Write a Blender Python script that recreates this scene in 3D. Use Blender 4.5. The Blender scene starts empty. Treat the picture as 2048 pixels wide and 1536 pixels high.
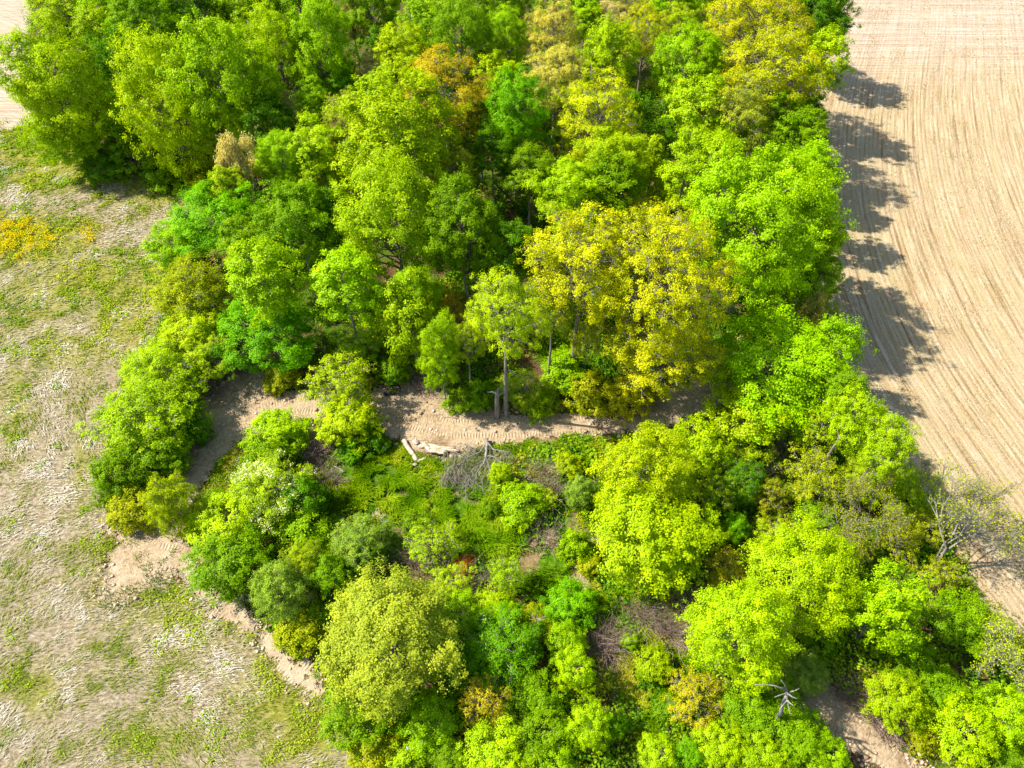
import bpy, math, random
import numpy as np
from mathutils import Vector

# ------------------------------------------------------------------ camera, sky, sun, exposure
scn = bpy.context.scene
COL = scn.collection
CAM_H, PITCH, HFOV = 55.0, math.radians(51.0), math.radians(70.0)
cam_d = bpy.data.cameras.new("camera")
cam_d.sensor_width = 36.0
cam_d.lens = 18.0 / math.tan(HFOV / 2)
cam_d.clip_start, cam_d.clip_end = 0.5, 6000.0
cam = bpy.data.objects.new("camera", cam_d)
COL.objects.link(cam)
cam.location = (0, 0, CAM_H)
cam.rotation_euler = (math.pi / 2 - PITCH, 0, 0)
scn.camera = cam

SUN_EL = math.radians(47.0)
SHADOW = Vector((1.0, -0.17, 0)).normalized()
w = bpy.data.worlds.new("World"); scn.world = w; w.use_nodes = True
nt = w.node_tree; nt.nodes.clear()
sky = nt.nodes.new("ShaderNodeTexSky"); sky.sky_type = 'NISHITA'; sky.sun_disc = False
sky.sun_elevation = SUN_EL; sky.sun_rotation = math.atan2(-SHADOW.x, -SHADOW.y)
bg = nt.nodes.new("ShaderNodeBackground"); bg.inputs[1].default_value = 0.11
wo = nt.nodes.new("ShaderNodeOutputWorld")
nt.links.new(sky.outputs[0], bg.inputs[0]); nt.links.new(bg.outputs[0], wo.inputs[0])
sd = bpy.data.lights.new("sun", 'SUN'); sd.energy = 4.6; sd.angle = math.radians(0.55); sd.color = (1, 0.95, 0.86)
so = bpy.data.objects.new("sun", sd); COL.objects.link(so)
ldir = Vector((SHADOW.x * math.cos(SUN_EL), SHADOW.y * math.cos(SUN_EL), -math.sin(SUN_EL)))
so.rotation_euler = ldir.to_track_quat('-Z', 'Y').to_euler(); so.location = (-60, 10, 80)
scn.view_settings.view_transform = 'Standard'; scn.view_settings.look = 'None'
scn.view_settings.exposure = 1.27; scn.view_settings.gamma = 1.0
cy = scn.cycles
cy.max_bounces = 6; cy.diffuse_bounces = 4; cy.transmission_bounces = 3; cy.transparent_max_bounces = 8; cy.glossy_bounces = 2
cy.use_adaptive_sampling = True

# ------------------------------------------------------------------ helpers
RS = np.random.RandomState
F = 1024.0 / math.tan(HFOV / 2)
SP, CP = math.sin(PITCH), math.cos(PITCH)

def ray(px, py):
    u = (np.asarray(px, float) - 1024) / F; v = (np.asarray(py, float) - 768) / F
    return u, CP - v * SP, -SP - v * CP          # direction; its component along the view axis is 1

def at(px, py, z=0.0):
    x, y, dz = ray(px, py); t = (z - CAM_H) / dz
    return x * t, y * t, t

def pix(x, y, z=0.0):
    t = y * CP - (z - CAM_H) * SP
    return 1024 + F * x / t, 768 - F * (y * SP + (z - CAM_H) * CP) / t

_T = RS(7).rand(256, 256)
def vn(x, y):
    xi = np.floor(x).astype(int); yi = np.floor(y).astype(int); fx = x - xi; fy = y - yi
    fx = fx * fx * (3 - 2 * fx); fy = fy * fy * (3 - 2 * fy)
    a = _T[xi & 255, yi & 255]; b = _T[(xi + 1) & 255, yi & 255]; c = _T[xi & 255, (yi + 1) & 255]; d = _T[(xi + 1) & 255, (yi + 1) & 255]
    return (a * (1 - fx) + b * fx) * (1 - fy) + (c * (1 - fx) + d * fx) * fy
def fbm(x, y, s=1.0, o=4):
    r = 0; a = 0.5; t = 0
    for i in range(o):
        r = r + a * vn(x / s + 17.3 * i, y / s + 5.1 * i); t += a; a *= 0.5; s *= 0.5
    return r / t
def sstep(a, b, x):
    t = np.clip((x - a) / (b - a), 0, 1); return t * t * (3 - 2 * t)

def mesh_from(name, V, faces_n, loops, attrs=None, uv=None, smooth=False):
    """V (n,3); faces_n: corners per face (int or array); loops: flat vertex indices."""
    me = bpy.data.meshes.new(name)
    V = np.ascontiguousarray(V, dtype=np.float32); loops = np.ascontiguousarray(loops, dtype=np.int32).ravel()
    if np.isscalar(faces_n):
        nf = len(loops) // faces_n; starts = np.arange(nf, dtype=np.int32) * faces_n
    else:
        faces_n = np.asarray(faces_n); nf = len(faces_n); starts = np.concatenate([[0], np.cumsum(faces_n)[:-1]]).astype(np.int32)
    me.vertices.add(len(V)); me.vertices.foreach_set("co", V.ravel())
    me.loops.add(len(loops)); me.loops.foreach_set("vertex_index", loops)
    me.polygons.add(nf); me.polygons.foreach_set("loop_start", starts)
    me.update(calc_edges=True)
    if smooth: me.polygons.foreach_set("use_smooth", np.ones(nf, dtype=bool))
    for k, a in (attrs or {}).items():
        at_ = me.attributes.new(k, 'FLOAT', 'POINT'); at_.data.foreach_set("value", np.ascontiguousarray(a, dtype=np.float32))
    if uv is not None:
        l = me.uv_layers.new(name="rows"); l.data.foreach_set("uv", np.ascontiguousarray(uv[loops], dtype=np.float32).ravel())
    return me

def link(name, me, mat=None, parent=None, **props):
    o = bpy.data.objects.new(name, me); COL.objects.link(o)
    if mat is not None and not me.materials: me.materials.append(mat)
    if parent is not None: o.parent = parent
    for k, v in props.items(): o[k] = v
    return o

def leaf_mesh(C, N, S, tone, rs, aspect=0.7):
    """one rhombic leaf spray per point"""
    n = len(C)
    N = N / (np.linalg.norm(N, axis=1, keepdims=True) + 1e-9)
    r = rs.normal(size=(n, 3)); t = np.cross(N, r); t /= np.linalg.norm(t, axis=1, keepdims=True) + 1e-9
    b = np.cross(N, t); S = np.asarray(S).reshape(-1, 1) * 0.5
    bend = N * S * 0.25
    V = np.stack([C + t * S, C + b * S * aspect - bend, C - t * S, C - b * S * aspect + bend * 0.3], 1).reshape(-1, 3)
    return V, np.arange(4 * n), np.repeat(tone, 4)

def blades(P, D, L, W, tone, rs, arch=0.3):
    """grass blades: a bent strip of a quad and a triangle. P root, D direction(with lean), L length, W width."""
    n = len(P); D = D / np.linalg.norm(D, axis=1, keepdims=True)
    side = np.cross(D, np.array([0, 0, 1.0])) + rs.normal(size=(n, 3)) * 0.25
    side /= np.linalg.norm(side, axis=1, keepdims=True) + 1e-9
    L = L.reshape(-1, 1); W = W.reshape(-1, 1) * 0.5
    mid = P + D * L * 0.55 + np.array([0, 0, 1.0]) * L * 0.06
    tip = P + D * L - np.array([0, 0, 1.0]) * L * arch * 0.4
    tip[:, 2] = np.maximum(tip[:, 2], 0.012); mid[:, 2] = np.maximum(mid[:, 2], 0.02)
    V = np.stack([P - side * W, P + side * W, mid + side * W * 0.8, mid - side * W * 0.8, tip], 1).reshape(-1, 3)
    b = (np.arange(n) * 5)[:, None]
    loops = np.concatenate([b + 0, b + 1, b + 2, b + 3, b + 3, b + 2, b + 4], 1).ravel()
    return V, np.tile([4, 3], n), loops, np.repeat(tone, 5)

def tubes(segs, k=5):
    """segs: list of (p0, p1, r0, r1) -> tapered cones"""
    A = np.array([s[0] for s in segs], float); B = np.array([s[1] for s in segs], float)
    ra = np.array([s[2] for s in segs], float); rb = np.array([s[3] for s in segs], float)
    n = len(segs); d = B - A; d /= np.linalg.norm(d, axis=1, keepdims=True) + 1e-9
    ref = np.where(np.abs(d[:, 2:3]) > 0.9, np.array([[1.0, 0, 0]]), np.array([[0, 0, 1.0]]))
    u = np.cross(d, ref); u /= np.linalg.norm(u, axis=1, keepdims=True); v = np.cross(d, u)
    a = np.arange(k) * 2 * math.pi / k
    ring = u[:, None] * np.cos(a)[None, :, None] + v[:, None] * np.sin(a)[None, :, None]
    V = np.concatenate([A[:, None] + ring * ra[:, None, None], B[:, None] + ring * rb[:, None, None]], 1).reshape(-1, 3)
    base = (np.arange(n) * 2 * k)[:, None, None]; i = np.arange(k); j = (i + 1) % k
    q = np.stack([i, j, j + k, i + k], 1)[None] + base
    return V, q.reshape(-1)

# ------------------------------------------------------------------ materials
def new_mat(name):
    m = bpy.data.materials.new(name); m.use_nodes = True; t = m.node_tree; t.nodes.clear()
    return m, t, (lambda k, **kw: _node(t, k, **kw))
def _node(t, k, **kw):
    n = t.nodes.new(k)
    for a, b in kw.items(): setattr(n, a, b)
    return n
def ramp(t, src, stops, interp='LINEAR'):
    r = t.nodes.new("ShaderNodeValToRGB"); r.color_ramp.interpolation = interp
    e = r.color_ramp.elements
    while len(e) > 1: e.remove(e[-1])
    e[0].position = stops[0][0]; e[0].color = (*stops[0][1], 1)
    for p, c in stops[1:]:
        x = e.new(p); x.color = (*c, 1)
    t.links.new(src, r.inputs[0]); return r.outputs[0]
def noise(t, vec, scale, detail=4, rough=0.55, dist=0.0):
    n = t.nodes.new("ShaderNodeTexNoise"); n.inputs["Scale"].default_value = scale; n.inputs["Detail"].default_value = detail
    n.inputs["Roughness"].default_value = rough; n.inputs["Distortion"].default_value = dist
    t.links.new(vec, n.inputs["Vector"]); return n.outputs["Fac"]
def mapping(t, vec, scale=(1, 1, 1), rot=(0, 0, 0)):
    n = t.nodes.new("ShaderNodeMapping"); n.inputs["Scale"].default_value = scale; n.inputs["Rotation"].default_value = rot
    t.links.new(vec, n.inputs["Vector"]); return n.outputs[0]
def mathn(t, op, a, b=None, c=None, clamp=False):
    n = t.nodes.new("ShaderNodeMath"); n.operation = op; n.use_clamp = clamp
    for i, v in enumerate((a, b, c)):
        if v is None: continue
        if hasattr(v, "is_linked") or hasattr(v, "links"): t.links.new(v, n.inputs[i])
        else: n.inputs[i].default_value = v
    return n.outputs[0]
def mix(t, fac, a, b, mode='MIX'):
    n = t.nodes.new("ShaderNodeMix"); n.data_type = 'RGBA'; n.blend_type = mode
    for s, v in ((n.inputs[0], fac), (n.inputs[6], a), (n.inputs[7], b)):
        if hasattr(v, "links"): t.links.new(v, s)
        elif isinstance(v, (int, float)): s.default_value = v
        else: s.default_value = (*v, 1)
    return n.outputs[2]
def attr(t, name):
    n = t.nodes.new("ShaderNodeAttribute"); n.attribute_name = name; return n.outputs["Fac"]
def objco(t):
    return t.nodes.new("ShaderNodeTexCoord").outputs["Object"]
def finish(t, shader):
    o = t.nodes.new("ShaderNodeOutputMaterial"); t.links.new(shader, o.inputs["Surface"])

def leaf_material(name="leaves", trans=0.42, tint=None):
    m, t, N = new_mat(name)
    oi = N("ShaderNodeObjectInfo")
    base = oi.outputs["Color"] if tint is None else None
    tone = attr(t, "tone")
    if base is None:
        rgb = N("ShaderNodeRGB"); rgb.outputs[0].default_value = (*tint, 1); base = rgb.outputs[0]
    hs = N("ShaderNodeHueSaturation")
    t.links.new(base, hs.inputs["Color"])
    t.links.new(mathn(t, 'MULTIPLY_ADD', tone, -0.03, 0.515), hs.inputs["Hue"])
    t.links.new(mathn(t, 'MULTIPLY_ADD', tone, 0.75, 0.62), hs.inputs["Value"])
    n1 = noise(t, objco(t), 0.35, 3)
    c = mix(t, mathn(t, 'MULTIPLY', n1, 0.55), hs.outputs[0], mix(t, 1.0, hs.outputs[0], (1.25, 1.0, 0.6), 'MULTIPLY'))
    d = N("ShaderNodeBsdfDiffuse"); tr = N("ShaderNodeBsdfTranslucent"); g = N("ShaderNodeBsdfGlossy"); g.inputs["Roughness"].default_value = 0.45
    g.inputs["Color"].default_value = (0.9, 0.95, 0.8, 1)
    t.links.new(c, d.inputs[0])
    t.links.new(mix(t, 1.0, c, (1.15, 1.2, 0.5), 'MULTIPLY'), tr.inputs[0])
    m1 = N("ShaderNodeMixShader"); m1.inputs[0].default_value = trans
    t.links.new(d.outputs[0], m1.inputs[1]); t.links.new(tr.outputs[0], m1.inputs[2])
    m2 = N("ShaderNodeMixShader"); m2.inputs[0].default_value = 0.006
    t.links.new(m1.outputs[0], m2.inputs[1]); t.links.new(g.outputs[0], m2.inputs[2])
    finish(t, m2.outputs[0]); return m

def ramp_leaf_material(name, stops, trans=0.3):
    m, t, N = new_mat(name)
    c = ramp(t, attr(t, "tone"), stops)
    d = N("ShaderNodeBsdfDiffuse"); tr = N("ShaderNodeBsdfTranslucent")
    t.links.new(c, d.inputs[0]); t.links.new(c, tr.inputs[0])
    m1 = N("ShaderNodeMixShader"); m1.inputs[0].default_value = trans
    t.links.new(d.outputs[0], m1.inputs[1]); t.links.new(tr.outputs[0], m1.inputs[2])
    finish(t, m1.outputs[0]); return m

def bark_material(name, stops, scale=3.0):
    m, t, N = new_mat(name)
    co = objco(t)
    n1 = noise(t, mapping(t, co, (1, 1, 0.25)), scale, 5, 0.65)
    c = ramp(t, n1, stops)
    b = N("ShaderNodeBump"); b.inputs["Strength"].default_value = 0.6; b.inputs["Distance"].default_value = 0.05
    t.links.new(noise(t, mapping(t, co, (1, 1, 0.2)), scale * 5, 4), b.inputs["Height"])
    p = N("ShaderNodeBsdfPrincipled"); p.inputs["Roughness"].default_value = 0.9
    t.links.new(c, p.inputs["Base Color"]); t.links.new(b.outputs[0], p.inputs["Normal"])
    finish(t, p.outputs[0]); return m

M_LEAF = leaf_material()
M_BARK = bark_material("grey_bark", [(0.3, (0.10, 0.08, 0.06)), (0.55, (0.24, 0.20, 0.165)), (0.75, (0.42, 0.38, 0.33))])
M_PALE = bark_material("bleached_wood", [(0.3, (0.14, 0.125, 0.11)), (0.5, (0.30, 0.27, 0.24)), (0.75, (0.46, 0.42, 0.37))])
M_TWIG = bark_material("twigs", [(0.3, (0.12, 0.10, 0.07)), (0.7, (0.30, 0.27, 0.21))])
M_LOG = bark_material("pale_timber", [(0.3, (0.24, 0.17, 0.11)), (0.5, (0.46, 0.36, 0.25)), (0.7, (0.60, 0.49, 0.36))])  # pale tan wood of the logs and a short dead branch

def ground_shader(t, N, col, height, dist=0.06, edge=None, strength=0.8):
    b = N("ShaderNodeBump"); b.inputs["Strength"].default_value = strength; b.inputs["Distance"].default_value = dist
    t.links.new(height, b.inputs["Height"])
    p = N("ShaderNodeBsdfPrincipled"); p.inputs["Roughness"].default_value = 1.0; p.inputs["Specular IOR Level"].default_value = 0.05
    t.links.new(mix(t, 1.0, col, (0.70, 0.655, 0.58), 'MULTIPLY'), p.inputs["Base Color"]); t.links.new(b.outputs[0], p.inputs["Normal"])
    out = p.outputs[0]
    if edge is not None:
        tr = N("ShaderNodeBsdfTransparent"); ms = N("ShaderNodeMixShader")
        t.links.new(edge, ms.inputs[0]); t.links.new(tr.outputs[0], ms.inputs[1]); t.links.new(out, ms.inputs[2]); out = ms.outputs[0]
    finish(t, out)

def edge_mask(t, co, sharp=9.0, amp=3.2):
    e = attr(t, "edge")                                   # distance inside the outline, metres
    n = mathn(t, 'ADD', noise(t, co, 0.9, 5, 0.7), mathn(t, 'MULTIPLY', noise(t, co, 5.0, 3), 0.35))
    v = mathn(t, 'ADD', e, mathn(t, 'MULTIPLY', mathn(t, 'SUBTRACT', n, 0.68), amp))
    return mathn(t, 'MULTIPLY', v, sharp, clamp=True)

# forest floor
M_FLOOR, t, N = new_mat("forest_floor"); co = objco(t)
f1 = noise(t, co, 0.12, 5, 0.6); f2 = noise(t, co, 1.6, 6, 0.7); f3 = noise(t, co, 7, 4)
litter = ramp(t, f3, [(0.3, (0.05, 0.028, 0.016)), (0.5, (0.14, 0.08, 0.045)), (0.7, (0.27, 0.18, 0.11))])
herb = ramp(t, f3, [(0.3, (0.03, 0.075, 0.006)), (0.7, (0.12, 0.24, 0.01))])
c = mix(t, ramp(t, mathn(t, 'ADD', mathn(t, 'MULTIPLY', f1, 0.6), mathn(t, 'MULTIPLY', f2, 0.5)), [(0.5, (0, 0, 0)), (0.6, (1, 1, 1))]), litter, herb)
ground_shader(t, N, c, f2, 0.25)

# dry meadow
M_MEADOW, t, N = new_mat("dry_meadow"); co = objco(t)
g = attr(t, "green")
warp = N("ShaderNodeVectorMath"); warp.operation = 'MULTIPLY_ADD'
nz = N("ShaderNodeTexNoise"); nz.inputs["Scale"].default_value = 0.16; t.links.new(co, nz.inputs["Vector"])
t.links.new(nz.outputs["Color"], warp.inputs[0]); warp.inputs[1].default_value = (2, 2, 0); t.links.new(co, warp.inputs[2])
st = noise(t, mapping(t, warp.outputs[0], (1.2, 2.8, 1), (0, 0, 0.35)), 1.7, 8, 0.78)
big = noise(t, co, 0.13, 5, 0.6); mid = noise(t, co, 0.9, 5, 0.65)
straw = ramp(t, st, [(0.34, (0.13, 0.105, 0.06)), (0.45, (0.33, 0.28, 0.18)), (0.55, (0.50, 0.44, 0.33)), (0.68, (0.72, 0.67, 0.56))])
straw = mix(t, ramp(t, big, [(0.4, (0, 0, 0)), (0.6, (0.55, 0.55, 0.55))]), straw, mix(t, 1.0, straw, (1.0, 0.94, 0.98), 'MULTIPLY'))
grn = ramp(t, st, [(0.32, (0.11, 0.13, 0.01)), (0.5, (0.30, 0.33, 0.02)), (0.7, (0.58, 0.55, 0.10))])
gm = mathn(t, 'ADD', mathn(t, 'MULTIPLY', mid, 0.5), mathn(t, 'ADD', mathn(t, 'MULTIPLY', g, 0.5), mathn(t, 'MULTIPLY', big, 0.36)))
c = mix(t, ramp(t, gm, [(0.44, (0, 0, 0)), (0.7, (0.85, 0.85, 0.85))]), straw, grn)
c = mix(t, attr(t, "track"), c, mix(t, mid, (0.30, 0.21, 0.13), (0.5, 0.38, 0.26)))
ground_shader(t, N, c, mathn(t, 'ADD', st, mathn(t, 'MULTIPLY', mid, 0.8)), 0.22, edge_mask(t, co, 4.0), 0.9)

# ploughed field with rows in the "rows" UV
M_FIELD, t, N = new_mat("stubble_field"); co = objco(t)
uv = N("ShaderNodeUVMap"); uv.uv_map = "rows"
rows_f = noise(t, mapping(t, uv.outputs[0], (1.0, 0.05, 1)), 2.6, 6, 0.72)
rows_w = noise(t, mapping(t, uv.outputs[0], (1.0, 0.02, 1)), 1.1, 4, 0.7)
wv = N("ShaderNodeTexWave"); wv.inputs["Scale"].default_value = 0.42; wv.inputs["Distortion"].default_value = 3.0; wv.inputs["Detail"].default_value = 2.0; wv.inputs["Detail Scale"].default_value = 1.5
t.links.new(mapping(t, uv.outputs[0], (1.0, 0.10, 1)), wv.inputs["Vector"])
cross = noise(t, mapping(t, co, (0.03, 1.6, 1)), 2.0, 4, 0.6)
hd = attr(t, "head")
fine = noise(t, co, 9, 4, 0.75); big = noise(t, co, 0.06, 4, 0.55); midn = noise(t, co, 0.5, 5, 0.6)
rowv = mathn(t, 'ADD', mathn(t, 'MULTIPLY', rows_f, 0.48), mathn(t, 'ADD', mathn(t, 'MULTIPLY', wv.outputs["Fac"], 0.05), mathn(t, 'MULTIPLY', rows_w, 0.5)))
val = mathn(t, 'ADD', mathn(t, 'MULTIPLY', rowv, 0.72), mathn(t, 'MULTIPLY', fine, 0.3))
valh = mathn(t, 'ADD', mathn(t, 'MULTIPLY', cross, 0.4), mathn(t, 'ADD', mathn(t, 'MULTIPLY', fine, 0.3), mathn(t, 'MULTIPLY', rowv, 0.32)))
vm = N("ShaderNodeMix"); vm.data_type = 'FLOAT'; t.links.new(hd, vm.inputs[0]); t.links.new(val, vm.inputs[2]); t.links.new(valh, vm.inputs[3])
v = vm.outputs[0]
c1 = ramp(t, v, [(0.40, (0.13, 0.09, 0.03)), (0.46, (0.29, 0.21, 0.10)), (0.51, (0.47, 0.38, 0.25)), (0.58, (0.72, 0.62, 0.48))])
c2 = ramp(t, v, [(0.40, (0.27, 0.21, 0.16)), (0.5, (0.47, 0.40, 0.335)), (0.58, (0.69, 0.62, 0.55))])
c = mix(t, hd, c1, c2)
c = mix(t, mathn(t, 'MULTIPLY', ramp(t, midn, [(0.45, (0, 0, 0)), (0.7, (1, 1, 1))]), 0.35), c, (0.52, 0.32, 0.16))
c = mix(t, mathn(t, 'MULTIPLY', ramp(t, rows_w, [(0.46, (0, 0, 0)), (0.62, (1, 1, 1))]), mathn(t, 'MULTIPLY', mathn(t, 'SUBTRACT', 1.0, mathn(t, 'MULTIPLY', hd, 0.8)), 0.6)), c, mix(t, fine, (0.24, 0.20, 0.05), (0.44, 0.38, 0.15)))
c = mix(t, ramp(t, big, [(0.35, (0, 0, 0)), (0.65, (0.18, 0.18, 0.18))]), c, (0.52, 0.43, 0.33))
ground_shader(t, N, c, v, 0.16, edge_mask(t, co, 3.0), 0.85)

# bare dirt
def dirt_mat(name, pale=0.0):
    m, t, N = new_mat(name); co = objco(t)
    uv = N("ShaderNodeUVMap"); uv.uv_map = "rows"
    n1 = noise(t, co, 0.35, 5, 0.6); n2 = noise(t, co, 3.5, 6, 0.75); n3 = noise(t, co, 14, 3)
    w1 = N("ShaderNodeTexWave"); w1.bands_direction = 'Y'; w1.inputs["Scale"].default_value = 1.15; w1.inputs["Distortion"].default_value = 3.2; w1.inputs["Detail"].default_value = 1.5
    t.links.new(uv.outputs[0], w1.inputs["Vector"])
    # two rutted bands of cleat marks either side of the centre line
    sx = N("ShaderNodeSeparateXYZ"); t.links.new(uv.outputs[0], sx.inputs[0])
    band = mathn(t, 'SUBTRACT', 1.0, mathn(t, 'MULTIPLY', mathn(t, 'ABSOLUTE', mathn(t, 'SUBTRACT', mathn(t, 'ABSOLUTE', sx.outputs[0]), 0.85)), 2.2), clamp=True)
    cl = mathn(t, 'MULTIPLY', mathn(t, 'MULTIPLY', w1.outputs["Fac"], band), ramp(t, n1, [(0.35, (0.2, 0.2, 0.2)), (0.6, (1, 1, 1))]))
    c = ramp(t, n2, [(0.28, (0.24, 0.165, 0.09)), (0.45, (0.46, 0.35, 0.225)), (0.6, (0.64, 0.52, 0.37)), (0.75, (0.78, 0.68, 0.53))])
    c = mix(t, ramp(t, n1, [(0.4, (0, 0, 0)), (0.65, (0.5, 0.5, 0.5))]), c, (0.68 + pale, 0.56 + pale, 0.41 + pale))
    c = mix(t, mathn(t, 'MULTIPLY', cl, 0.22), c, (0.40, 0.30, 0.19))
    nb = noise(t, co, 0.22, 5, 0.65)
    c = mix(t, ramp(t, nb, [(0.54, (0, 0, 0)), (0.64, (0.7, 0.7, 0.7))]), c, ramp(t, n2, [(0.35, (0.17, 0.11, 0.055)), (0.65, (0.42, 0.30, 0.18))]))
    h = mathn(t, 'SUBTRACT', mathn(t, 'ADD', n2, mathn(t, 'MULTIPLY', n3, 0.4)), mathn(t, 'MULTIPLY', cl, 0.7))
    ground_shader(t, N, c, h, 0.14, edge_mask(t, co, 6.0, 3.2 if pale == 0 else 6.5), 0.9)
    return m
M_DIRT = dirt_mat("trampled_dirt"); M_DIRT2 = dirt_mat("pale_scraped_soil", 0.14)

# green clearing floor
M_CLEAR, t, N = new_mat("clearing_floor"); co = objco(t)
n1 = noise(t, co, 0.3, 5, 0.6); n2 = noise(t, co, 2.5, 6, 0.7)
c = ramp(t, n2, [(0.3, (0.03, 0.08, 0.004)), (0.5, (0.09, 0.21, 0.006)), (0.7, (0.2, 0.34, 0.02))])
c = mix(t, ramp(t, n1, [(0.5, (0, 0, 0)), (0.62, (0.95, 0.95, 0.95))]), c, ramp(t, n2, [(0.3, (0.16, 0.1, 0.05)), (0.7, (0.45, 0.33, 0.2))]))
ground_shader(t, N, c, n2, 0.25, edge_mask(t, co, 4.0))

# ------------------------------------------------------------------ the ground sheets
def W(pts):
    a = np.array(pts, float); x, y, _ = at(a[:, 0], a[:, 1]); return np.stack([x, y], 1)

def inside(P, X, Y):
    r = np.zeros(X.shape, bool); n = len(P)
    for i in range(n):
        x0, y0 = P[i]; x1, y1 = P[(i + 1) % n]
        if y0 == y1: continue
        c = (y0 > Y) != (y1 > Y)
        r ^= c & (X < (x1 - x0) * (Y - y0) / (y1 - y0) + x0)
    return r
def dist_line(P, X, Y, closed=True):
    d = np.full(X.shape, 1e9); n = len(P); s = np.zeros(X.shape); side = np.zeros(X.shape); acc = 0
    for i in range(n if closed else n - 1):
        a = P[i]; b = P[(i + 1) % n]; e = b - a; L = math.hypot(*e) + 1e-9
        tt = np.clip(((X - a[0]) * e[0] + (Y - a[1]) * e[1]) / L ** 2, 0, 1)
        dx = X - a[0] - tt * e[0]; dy = Y - a[1] - tt * e[1]; q = np.hypot(dx, dy)
        m = q < d; d = np.where(m, q, d); s = np.where(m, acc + tt * L, s)
        side = np.where(m, np.sign(e[0] * dy - e[1] * dx), side); acc += L
    return d, s, side
def sdist(P, X, Y):
    d, _, _ = dist_line(P, X, Y); return np.where(inside(P, X, Y), d, -d)

def grid_sheet(name, x0, x1, y0, y1, step, z, keepf, mat, attrf, uvf=None, relief=0.0, seed=0, **props):
    xs = np.arange(x0, x1 + step, step); ys = np.arange(y0, y1 + step, step)
    X, Y = np.meshgrid(xs, ys); nx = len(xs)
    E = keepf(X, Y)
    A = attrf(X, Y, E); A["edge"] = np.clip(E, -3, 6)
    Z = np.full(X.shape, z) + relief * fbm(X + seed, Y, 2.5, 4) * sstep(0.5, 3, E)
    keep = E > -2.5
    k = keep[:-1, :-1] | keep[1:, :-1] | keep[:-1, 1:] | keep[1:, 1:]
    jj, ii = np.nonzero(k); a = jj * nx + ii
    loops = np.stack([a, a + 1, a + nx + 1, a + nx], 1)
    used, inv = np.unique(loops, return_inverse=True)
    V = np.stack([X.ravel(), Y.ravel(), Z.ravel()], 1)[used]
    uv = None if uvf is None else np.stack([q.ravel()[used] for q in uvf(X, Y)], 1)
    me = mesh_from(name, V, 4, inv.reshape(-1), {q: v.ravel()[used] for q, v in A.items()}, uv, smooth=True)
    return link(name, me, mat, kind="structure", **props)

# right-hand field outline (the wood's edge) and the left meadow outline, as ground points
FE = W([(1730, -120), (1700, -40), (1672, 60), (1640, 130), (1600, 250), (1585, 400), (1610, 560), (1650, 680), (1700, 790), (1755, 880), (1830, 970), (1900, 1090), (1965, 1210), (2060, 1290), (2200, 1400)])
FIELD = np.concatenate([[[FE[0][0] - 4, 420]], [[FE[0][0] - 2, 220]], FE, [[FE[-1][0] + 8, -90], [300, -90]], [[300, 420]]])
ME = W([(20, 262), (75, 250), (120, 285), (200, 330), (330, 352), (440, 350), (425, 400), (370, 460), (330, 520), (330, 640), (285, 730), (245, 850), (205, 960), (235, 1060), (300, 1110), (380, 1125), (440, 1190), (530, 1255), (625, 1340), (690, 1430), (760, 1520), (840, 1600), (900, 1700)])
MEADOW = np.concatenate([[[-300, ME[0][1] + 10]], ME, [[ME[-1][0] + 6, -90], [-300, -90]]])
LF = np.concatenate([[[-300, ME[0][1] + 6]], W([(20, 266), (75, 250), (60, 190), (55, 100), (65, 20), (80, -60)]), [[-82, 240]], [[-300, 300]]])
_fy = FE[::-1, 1]; _fx = FE[::-1, 0]
_ys = np.linspace(-20, 420, 441); _xs = np.interp(_ys, _fy, _fx); _k = np.ones(21) / 21; _xs = np.convolve(np.pad(_xs, 10, mode='edge'), _k, 'valid')
def field_uv(X, Y):
    return X - np.interp(Y, _ys, _xs) * np.exp(-np.maximum(X - np.interp(Y, _ys, _xs), 0) / 120), Y

# the one big sheet, reaching past the horizon of any nearby view
gx = np.concatenate([[-2500, -900, -400], np.arange(-200, 201, 10), [400, 900, 2500]]); gy = np.concatenate([[-1500, -500, -200], np.arange(-60, 301, 10), [500, 1000, 3500]])
X, Y = np.meshgrid(gx, gy); nx = len(gx); a = (np.arange(len(gy) - 1)[:, None] * nx + np.arange(nx - 1)[None]).ravel()
link("ground", mesh_from("ground", np.stack([X.ravel(), Y.ravel(), X.ravel() * 0], 1), 4, np.stack([a, a + 1, a + nx + 1, a + nx], 1)), M_FLOOR,
     kind="structure", label="brown and green forest floor beneath the trees")

hy = at(1800, 118)[1]
grid_sheet("ploughed_field", -5, 190, -70, 400, 1.0, 0.006, lambda X, Y: sdist(FIELD, X, Y), M_FIELD,
           lambda X, Y, E: {"head": sstep(-14, 10, Y - hy + 10 * (fbm(X, Y, 30) - 0.5))}, field_uv, 0.12, 3,
           label="pale ploughed field with curving stubble rows along the wood's right edge")
grid_sheet("bare_field", -240, -40, 60, 260, 1.0, 0.006, lambda X, Y: sdist(LF, X, Y), M_FIELD,
           lambda X, Y, E: {"head": np.full(X.shape, 0.9)}, lambda X, Y: (X * 0.5 + Y * 0.87, X * 0.87 - Y * 0.5), 0.1, 5,
           label="pinkish brown bare field in the far left corner")
def blob(px, py, X, Y, list_):
    r = np.zeros(X.shape)
    for cx, cy_, rx, ry, v in list_:
        r = np.maximum(r, v * np.exp(-(((px - cx) / rx) ** 2 + ((py - cy_) / ry) ** 2)))
    return r
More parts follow.
